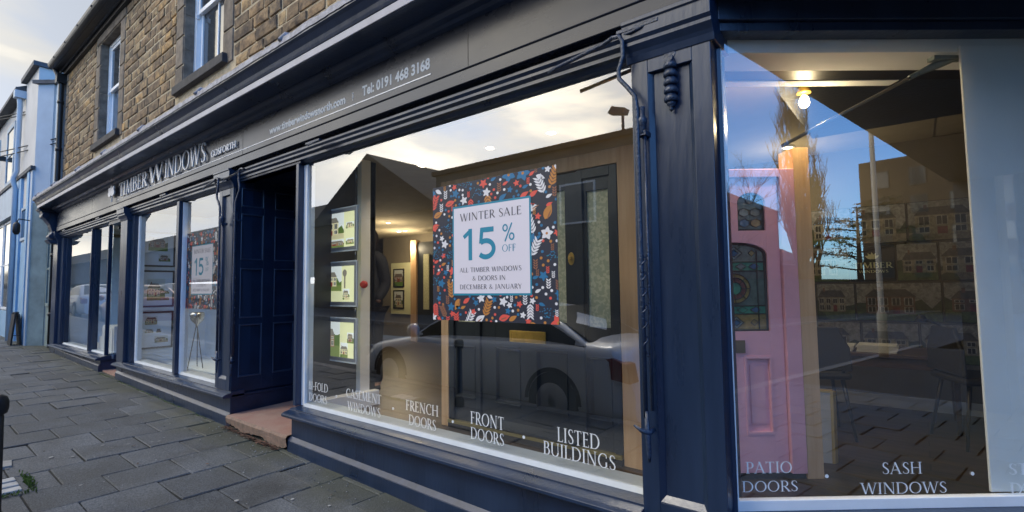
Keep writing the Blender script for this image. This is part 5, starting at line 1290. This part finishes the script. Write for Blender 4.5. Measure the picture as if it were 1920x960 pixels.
# --- pale bricks let into the paving with weeds round them
for k, (x, lb) in enumerate(((-4.92, 'farthest of the three pale bricks set in the paving near the bollard'), (-4.80, 'middle of the three pale bricks set in the paving near the bollard'), (-4.68, 'nearest of the three pale bricks set in the paving near the bollard'))):
    tag(MB().box(x-.045, x+.045, -1.72, -1.545, G(x)-.03, G(x)+.012).build('paving_brick', mat('pale concrete brick %d' % k, (.42, .42, .41), .85, var=.15, vscale=14, bump=.3), bevel=.006), lb, 'brick', 'pale bricks in the paving')
tag(MB().prism([(-5.55, -1.66), (-5.30, -1.66), (-5.28, -1.52), (-5.45, -1.50)], 'z', G(-5.4)-.02, G(-5.4)+.008).build('patch_slab', mat('pale patch slab', (.30, .30, .29), .85, var=.15, bump=.3)), 'small pale corner slab in the paving beyond the pale bricks', 'slab')
rg = random.Random(9); b = MB()
def blade(x, y_, z, a, l, w_, tilt):
    c, s = math.cos(a), math.sin(a); m_ = (x+c*l*.5*tilt, y_+s*l*.5*tilt, z+l*.6); e = (x+c*l*tilt, y_+s*l*tilt, z+l*(1-.5*tilt))
    b.face([(x-s*w_, y_+c*w_, z), (x+s*w_, y_-c*w_, z), (m_[0]+s*w_, m_[1]-c*w_, m_[2]), e, (m_[0]-s*w_, m_[1]+c*w_, m_[2])], 0)
for i in range(260):
    a = rg.random()
    if a < .75: x, y_ = rg.gauss(-4.78, .10), -1.51+abs(rg.gauss(0, .018))
    else: x, y_ = -4.58+rg.gauss(0, .02), rg.uniform(-1.74, -1.5)
    blade(x, y_, G(x), rg.uniform(0, 6.3), rg.uniform(.012, .035), .003, rg.uniform(.3, .9))
for i in range(700):
    x = rg.uniform(-9.6, -5.6); y_ = -.08-abs(rg.gauss(0, .012)); blade(x, y_, G(x)-.002, rg.uniform(0, 6.3), rg.uniform(.004, .014), .002, rg.uniform(.3, .9))
tag(b.build('weeds', mat('small weeds', (.10, .16, .03), .8, island=.5)), kind='stuff', cat='weeds', label='small green weeds and moss in the paving joints')
# --- dead leaves and grit under the chipped step; scattered crumbs
b = MB()
def dleaf(x, y_, z, s_):
    a = rg.uniform(0, 6.3); c, s = math.cos(a), math.sin(a); tl = rg.uniform(-.5, .5); n = 7; pts = []
    for i in range(n):
        t_1 = 2*PI*i/n; r = s_*(1 if i % 2 else .6); u, v = r*math.cos(t_1), r*.7*math.sin(t_1); pts.append((x+u*c-v*s, y_+u*s+v*c, z+.004+s_*.3+u*tl*.6+abs(v)*.4))
    b.face(pts, 0)
for i in range(260):
    t_1 = rg.random(); x = -5.12+1.02*t_1; dleaf(x, -.10-abs(rg.gauss(0, .022)), G(x)+rg.uniform(0, .012), rg.uniform(.008, .022))
for x, y_ in ((-4.62, -.92), (-5.12, -.82), (-5.3, -.35), (-3.2, -.9), (-3.0, -.32), (-2.55, -.5), (-6.1, -.5), (-4.2, -.6)): dleaf(x, y_, G(x), rg.uniform(.012, .024))
tag(b.build('dead_leaves', mat('dead brown leaves', (.11, .055, .035), .8, island=.6, var=.3)), kind='stuff', cat='leaves', label='dead brown leaves caught under the chipped step and on the slabs')
b = MB()
for i in range(260):
    x, y_ = rg.uniform(-7, -.8), rg.uniform(-1.9, -.1); r = rg.uniform(.002, .006)
    if rg.random() < .5: x = -3.9+rg.gauss(0, .9); y_ = -.12-abs(rg.gauss(0, .12))
    b.lathe([(r, 0), (r*1.1, r*.5), (r*.4, r)], (x, y_, G(x)+.001), (rg.uniform(-.2, .2), rg.uniform(-.2, .2), 1), 6)
for i in range(26):
    x, y_ = rg.uniform(-6, -1.5), rg.uniform(-1.8, -.2); r = rg.uniform(.008, .016); b.lathe([(r, .0), (r*.9, .0012)], (x, y_, G(x)+.0045), (0, 0, 1), 8)
tag(b.build('grit', mat('pale grit and trodden gum', (.26, .26, .25), .9, island=.5)), kind='stuff', cat='grit', label='pale grit and trodden gum on the dark slabs')
# --- overhead cables
for k, (p, q, lb) in enumerate((((-40, -3.2, 9.6), (-14.3, .1, 5.55), 'upper overhead cable crossing the sky to the brown stone corner'), ((-40, -3.5, 9.35), (-14.4, .1, 5.5), 'second overhead cable just under the upper one'), ((-34, -3.2, 6.8), (-14.0, .08, 4.75), 'lower overhead cable crossing in front of the blue building'), ((-34, -3.3, 6.55), (-14.0, .08, 4.65), 'lowest overhead cable crossing in front of the blue building'))):
    n = 16; pts = [tuple(p[i]+(q[i]-p[i])*j/n-(1.2*(j/n)*(1-j/n) if i == 2 else 0) for i in range(3)) for j in range(n+1)]
    tag(MB().tube(pts, .013, 5).build('overhead_cable', 'cable'), lb, 'cable', 'overhead cables')
# ================================================================ ACROSS THE STREET (seen in the glass)
M['carsilver'] = mat('silver car paint', (.74, .76, .79), .3, metal=.1, coat=.6); M['carred'] = mat('dark red car paint', (.25, .02, .025), .3, coat=.6); M['carwhite'] = mat('white van paint', (.7, .7, .7), .3, coat=.5)
M['carglass'] = mat('car glass', (.01, .012, .014), .25, spec=.3); M['taillamp'] = mat('red lamp lens', (.22, .008, .012), .15, spec=.9); M['headlamp'] = mat('clear lamp lens', (.5, .5, .52), .1, spec=.9)
def car(paint, label, loc, rz, Lc=4.45, H=1.42, Wd=1.74, group='cars parked along the street', van=False):
    t = thing('parked_car', label, 'car', (0, 0, 0), group)
    # nose at -x
    def prof(u):   # shoulder height along the body
        P = [(0, .42), (.02, .62), (.06, .70), (.25, .86), (.30, .90), (.72, .97), (.84, .98), (.95, .96), (.985, .85), (1, .55)]
        for (a, c), (d, e) in zip(P, P[1:]):
            if u <= d: return c+(e-c)*(u-a)/(d-a)
        return P[-1][1]
    def half(u): return Wd/2*(1-.22*max(0, (.12-u)/.12)**2-.16*max(0, (u-.9)/.1)**2)
    b = MB(); S = 40; ring = []
    for i in range(S+1):
        u = i/S; x = u*Lc; zt = prof(u); w_ = half(u); pts = []
        for sy, seq in ((1, 1), ):
            pts = [(w_*.90, .20), (w_*.985, .30), (w_*1.0, .50), (w_*.985, zt-.14), (w_*.95, zt-.05), (w_*.80, zt+.0), (w_*.4, zt+.03), (0, zt+.035)]
        full = [(y_, z) for y_, z in pts]+[(-y_, z) for y_, z in pts[-2::-1]]
        n = len(b.v); b.v += [(x, y_, z) for y_, z in full]; ring.append((n, len(full)))
    for (n0, k), (n1, _) in zip(ring, ring[1:]):
        for j in range(k-1): b.f.append((n0+j, n0+j+1, n1+j+1, n1+j)); b.m.append(0); b.sm.append(True)
        b.f.append((n0+k-1, n0, n1, n1+k-1)); b.m.append(0); b.sm.append(False)
    for n, k in (ring[0], ring[-1]): b.f.append(tuple(n+j for j in range(k))); b.m.append(0); b.sm.append(False)
    body = b.build('body', paint, t)
    # cabin
    b = MB(); st_ = [(.26, .0), (.33, .22), (.41, .42), (.50, .48), (.62, .48), (.72, .40), (.80, .22), (.88, .0)]
    if van: st_ = [(.10, .0), (.18, .5), (.24, .85), (.5, .9), (.97, .9), (.995, .0)]
    rr_ = []
    for u, h in st_:
        x = u*Lc; z0 = prof(u)+.0; zt = z0-.02+h*(H-.95)/.48; w0 = half(u)*.90; w1_ = w0-(h/.48)*.20 if not van else w0-.08*h
        n = len(b.v); f_ = [(w0, z0-.03), (w1_, zt-.03 if h else z0-.02), (w1_*.8, zt), (0, zt+.02), (-w1_*.8, zt), (-w1_, zt-.03 if h else z0-.02), (-w0, z0-.03)]
        b.v += [(x, y_, z) for y_, z in f_]; rr_.append((n, 7, x, z0, zt, w0, w1_))
    for p, q in zip(rr_, rr_[1:]):
        for j in range(6): b.f.append((p[0]+j, p[0]+j+1, q[0]+j+1, q[0]+j)); b.m.append(0); b.sm.append(j in (1, 2, 3, 4))
    b.build('roof_and_pillars', paint, t)
    # glazing panels set slightly proud
    b = MB()
    for sy in (1, -1):
        lst = rr_[0:8]
        for p, q in zip(lst[:-1], lst[1:]):
            a0, a1 = .10, .86
            if van and p[2] > Lc*.3: break
            def pt(r, tt, off=.004): return (r[2], sy*(r[5]+(r[6]-r[5])*tt+off), (r[3]-.03)+((r[4]-.03)-(r[3]-.03))*tt)
            b.face([pt(p, a0), pt(q, a0), pt(q, a1), pt(p, a1)])
    for p, q in ((rr_[0], rr_[2]), (rr_[5], rr_[7]) if not van else (rr_[0], rr_[1])):
        if p is rr_[0] or True:
            b.face([(p[2], -p[6]*.82, p[4]+.03), (q[2], -q[6]*.82, q[4]+.03), (q[2], q[6]*.82, q[4]+.03), (p[2], p[6]*.82, p[4]+.03)])
    b.build('glazing', 'carglass', t)
    for sy in (1, -1):
        b = MB()
        for u in (.50, .70):
            if not van: b.box(u*Lc, u*Lc+.05, sy*Wd*.40-.01, sy*Wd*.40+.03, .92, .93)
        b.tube([(.44*Lc, sy*(Wd/2+.004), .80), (.475*Lc, sy*(Wd/2+.012), .805)], .014, 6); b.tube([(.665*Lc, sy*(Wd/2+.004), .83), (.70*Lc, sy*(Wd/2+.012), .835)], .014, 6); b.build('door_handle', paint, t)
        b = MB(); b.box(.30*Lc, .30*Lc+.10, sy*(Wd/2-.06)-.0, sy*(Wd/2-.06)+.04, .90, .93); b.lathe([(.03, -.06), (.085, -.03), (.095, .03), (.05, .08)], (.315*Lc, sy*(Wd/2+.09), .98), (1, 0, 0), 12); b.build('wing_mirror', paint, t)
        b = MB(); b.prism([(.925*Lc, .66), (.998*Lc, .62), (.99*Lc, .80), (.955*Lc, .86), (.90*Lc, .80)], 'y', *sorted((sy*Wd*.36, sy*(Wd*.475)))); b.build('tail_light', 'taillamp', t)
        b = MB(); b.prism([(.005*Lc, .52), (.03*Lc, .50), (.10*Lc, .66), (.03*Lc, .66)], 'y', *sorted((sy*Wd*.33, sy*Wd*.455))); b.build('headlight', 'headlamp', t)
        for u in (.185, .80):
            b = MB(); b.lathe([(.315, -.10), (.325, -.08), (.325, .08), (.315, .10)], (u*Lc, sy*(Wd/2-.09), .325), (0, 1, 0), 28); wh = b.build('wheel', 'rubber', t)
            b = MB(); b.lathe([(.21, 0), (.20, .012), (.05, .0)], (u*Lc, sy*(Wd/2+.011), .325), (0, sy, 0), 20); b.build('rim', 'alu', wh)
            b = MB()
            for i in range(15):
                a0, a1 = PI*i/15, PI*(i+1)/15
                r0, r1 = .325, .375
                b.face([(u*Lc+r0*math.cos(a0), sy*(Wd/2+.004), .325+r0*math.sin(a0)), (u*Lc+r0*math.cos(a1), sy*(Wd/2+.004), .325+r0*math.sin(a1)), (u*Lc+r1*math.cos(a1), sy*(Wd/2+.004), .325+r1*math.sin(a1)), (u*Lc+r1*math.cos(a0), sy*(Wd/2+.004), .325+r1*math.sin(a0))])
            b.build('wheel_arch', 'black', wh)
    t.location = loc; t.rotation_euler = (0, 0, rz); return t
RZ = .0198
c1 = car('carsilver', 'silver saloon car parked at the kerb opposite the large window', (-6.9, -3.25, G(-4.4)-.22), 0, Lc=4.6, H=1.38)
c1.rotation_euler = (0, math.atan(.0198), 0)
c2 = car('carred', 'dark red car parked beyond the silver car on the near side', (-24.0, -3.6, G(-24)-.25), 0, Lc=4.2)
c3 = car('carwhite', 'white car parked behind the dark red car far down the street', (-30.5, -3.6, G(-30)-.25), 0, Lc=4.3)
# opposite buildings
M['oppbrick'] = mat('brown brick', (.11, .085, .065), .9, c2=(.07, .055, .045), vscale=14, stretch=(1, 1, 3), bump=.3); M['opprender'] = mat('grey brown render', (.15, .135, .105), .9, var=.12, vscale=1.5); M['redhouse'] = mat('dull red brick', (.13, .055, .05), .9, var=.2, vscale=5); M['oppcream'] = mat('cream render', (.40, .37, .30), .85, var=.1, vscale=2)
def opp(name, label, x0, x1, y0, depth, h, m, roof='gable', wins_=(), rot=0, shopf=True, upper=True):
    t = thing(name, label, 'building', (x0, y0, 0)); z0 = G(x0)-.4
    b = MB(); b.box(x0, x1, y0-depth, y0, z0, h); b.build('wall', m, t)
    b = MB()
    if roof == 'gable_x':   # ridge along y, gable faces the street
        xm = (x0+x1)/2; rh = (x1-x0)*.32; b.prism([(x0-.2, h), (x1+.2, h), (xm, h+rh)], 'y', y0-depth, y0+.25)
    elif roof == 'ridge': b.prism([(y0+.25, h), (y0-depth, h), (y0-depth/2, h+depth*.28)], 'x', x0-.1, x1+.1)
    else: b.box(x0-.12, x1+.12, y0-depth, y0+.15, h, h+.18)
    b.build('roof', 'dimslate', t)
    x = x0+1.0
    k = 0
    while upper and x+1.2 < x1 and h > 4.2:
        wwin(t, x, x+1.05, 3.7, 5.3 if h > 5.6 else h-.5, y0+.03, 'white'); x += 2.5
    if shopf:
        x = x0+.4
        b = MB(); b.box(x0+.1, x1-.1, y0, y0+.25, 2.75, 3.25); b.build('shop_fascia', ['navy', 'oppcream', 'bgrey'][int(abs(x0)) % 3], t)
        while x+2.4 < x1: wwin(t, x, x+2.3, .7, 2.7, y0+.04, 'greyframe', name='shop_window', bars=0); x += 2.8
    return t
opp('opposite_building', 'flat topped grey brown building opposite the large window', -15.9, 5.5, -12.4, 8, 6.25, 'opprender', roof='flat', upper=False, shopf=False)
opp('opposite_building', 'gable fronted building opposite the second window', -26.5, -16.2, -13.0, 9, 5.0, 'oppbrick', roof='gable_x', upper=False, shopf=False)
opp('opposite_building', 'long brown terrace farther along the opposite side', -150, -27, -13.4, 9, 5.2, 'oppbrick', roof='ridge', upper=False, shopf=False)
t = thing('brick_block', 'tall brick block closing the right end of the street', 'building', (58, -5, 0))
b = MB(); b.box(60, 72, -15.6, 2, -3, 14.2); b.build('wall', 'oppbrick', t)
for zz in (2, 5.2, 8.4, 11.2):
    for yy in (-14.4, -11.4, -8.4, -5.4): wf = MB(); rectframe(wf, 0, 1.4, 0, 1.8, -.03, .03, .1); wf.box(.1, 1.3, -.01, .01, .1, 1.7, 1); wf.v = [(59.96-q_[1], yy+q_[0], zz+q_[2]) for q_ in wf.v]; wf.build('window', ['greyframe', 'winglass'], t)
opp('roadside_building', 'low building with a red awning on the right side of the far street', 12, 26, 0.6, -9, 4.5, 'oppcream', roof='flat', shopf=False)
opp('far_houses', 'row of low dark houses behind the leafless trees at the right end of the street', 16, 58, -19.0, 8, 3.3, 'oppbrick', roof='ridge', upper=False, shopf=False)
t = thing('garden_wall', 'long brick garden wall below the leafless trees', 'wall', (30, -11, 0)); b = MB(); b.box(9, 52, -12.9, -12.6, -2, 1.75); b.build('brickwork', 'oppbrick', t); b = MB(); b.box(9, 52, -12.95, -12.55, 1.751, 1.83); b.build('coping', 'dimslate', t)
wwin(bpy.data.objects['opposite_building'], -9.6, -8.2, 3.6, 5.0, -12.37, 'white', bars=0)
opp('gabled_brick_house', 'dull red brick house behind the leafless cherry', 21.5, 38, -15.2, 8, 7.0, 'redhouse', roof='ridge', upper=False, shopf=False)
# trees
def bare_tree(name, label, x, y_, h, spread, upright, seed, trunk=.28, lev=4, n0=12, m='bark', group=None, cl=.2):
    rg = random.Random(seed); t = thing(name, label, 'tree', (x, y_, 0), group); z0 = G(x)-.3
    b = MB(); b.tube([(x, y_, z0), (x+.05, y_, z0+h*.35), (x, y_+.05, z0+h*.75), (x, y_, z0+h*.96)], [trunk, trunk*.7, trunk*.35, .02], 8); b.build('trunk', m, t)
    c = MB()
    def br(p, d, l, r, k):
        q = p; pts = [p]; rs = [r]
        for i in range(3):
            jj = .25 if upright < .9 else .10; d = (d+Vector((rg.uniform(-jj, jj), rg.uniform(-jj, jj), rg.uniform(-.05, .25)*upright))).normalized(); q = q+d*(l/3); pts.append(q); rs.append(r*(1-.25*(i+1)))
        c.tube(pts, rs, 4 if k < 3 else 3, caps=False)
        if k > 0:
            for i in range(rg.choice([3, 4])):
                s = rg.choice(pts[1:]); side = Vector((rg.uniform(-1, 1), rg.uniform(-1, 1), rg.uniform(-.2, 1))).normalized()
                br(s, (d*(.5+upright*.9)+side*.8*(1.25-upright)).normalized() if upright < .9 else (Vector((0, 0, 1))*1.7+side*.85).normalized(), l*rg.uniform(.5, .7), r*.5, k-1)
    for i in range(n0):
        zz = z0+h*(cl+(.9-cl)*(i+.5)/n0); a = rg.uniform(0, 2*PI)
        d = Vector((math.cos(a), math.sin(a), upright*2.4)).normalized()
        l = spread*(1.15-.7*(i/n0)) if upright < .9 else h*.22*(1.1-.55*i/n0)
        br(Vector((x, y_, zz)), d, l, trunk*.28*(1.15-.6*i/n0), lev-1)
    c.build('crown', m, t); return t
M['bark'] = mat('pale bark', (.13, .10, .075), .95, var=.3, vscale=9, bump=.5); M['darkbark'] = mat('dark purple twigs', (.06, .035, .035), .95); M['needles'] = mat('cedar needles', (.03, .05, .03), .9, island=.5)
bare_tree('poplar_tree', 'tall narrow leafless poplar on the far side at the right end of the street', 39.7, -14.2, 16.8, 2, 1.0, 4, trunk=.55, lev=5, n0=56, cl=.06)
bare_tree('cherry_tree', 'low spreading leafless cherry left of the poplar', 21.5, -11.6, 6.6, 3.0, .35, 6, trunk=.20, lev=5, n0=12, m='darkbark', cl=.3)
def cedar(x, y_, h, r, seed):  # layered boughs
    rg = random.Random(seed); t = thing('cedar_tree', 'dark layered cedar to the right of the poplar', 'tree', (x, y_, 0)); b = MB(); b.tube([(x, y_, -.5), (x, y_, h*.9)], [.35, .06], 8)
    f = MB()
    for k in range(16):
        z = h*(.28+.68*k/16); a = rg.uniform(0, 6.3); L_ = r*(1.1-.75*k/16)*rg.uniform(.7, 1.2); e = Vector((x+math.cos(a)*L_, y_+math.sin(a)*L_, z+L_*.12)); b.tube([(x, y_, z), tuple((Vector((x, y_, z))+e)/2+Vector((0, 0, .1))), tuple(e)], [.08, .05, .02], 5)
        for i in range(260):
            u = rg.uniform(.25, 1.1); p = Vector((x, y_, z))*(1-u)+e*u+Vector((rg.gauss(0, .45), rg.gauss(0, .45), rg.gauss(0.08, .12))); s = rg.uniform(.07, .2); q = [p+Vector((rg.uniform(-1, 1), rg.uniform(-1, 1), rg.uniform(-.6, .6)))*s for _ in range(4)]; f.face(q)
    b.build('trunk', 'darkbark', t); f.build('crown', 'needles', t)
cedar(52, -13.8, 9.6, 6.0, 5)
# a pale street lamp across the road and a telegraph pole
t = thing('street_lamp', 'pale grey street lamp standing opposite the right hand glass', 'street lamp', (10.3, -2.4, 0))
b = MB(); b.lathe([(.09, 0), (.09, .9), (.055, 1.0), (.045, 5.6)], (10.3, -2.1, G(9)), seg=12); b.build('column', mat('pale galvanised steel', (.5, .5, .48), .5), t)
b = MB(); b.tube([(10.3, -2.1, 5.5), (10.3, -2.4, 5.9), (10.3, -3.4, 6.0)], .03, 8); b.box(10.22, 10.38, -3.9, -3.3, 5.95, 6.05); b.build('lantern', 'greyframe', t)
t = thing('roof_floodlight', 'small floodlight on a short post on the flat roof opposite', 'floodlight', (-7.3, -12.6, 6.4))
b = MB(); b.tube([(-7.3, -12.7, 6.43), (-7.3, -12.7, 7.05)], .05, 8); b.build('post', 'greyframe', t)
b = MB(); b.prism([(-7.75, 7.18), (-7.2, 7.06), (-7.12, 7.22), (-7.6, 7.38)], 'y', -12.85, -12.5); b.build('lantern', 'greyframe', t)
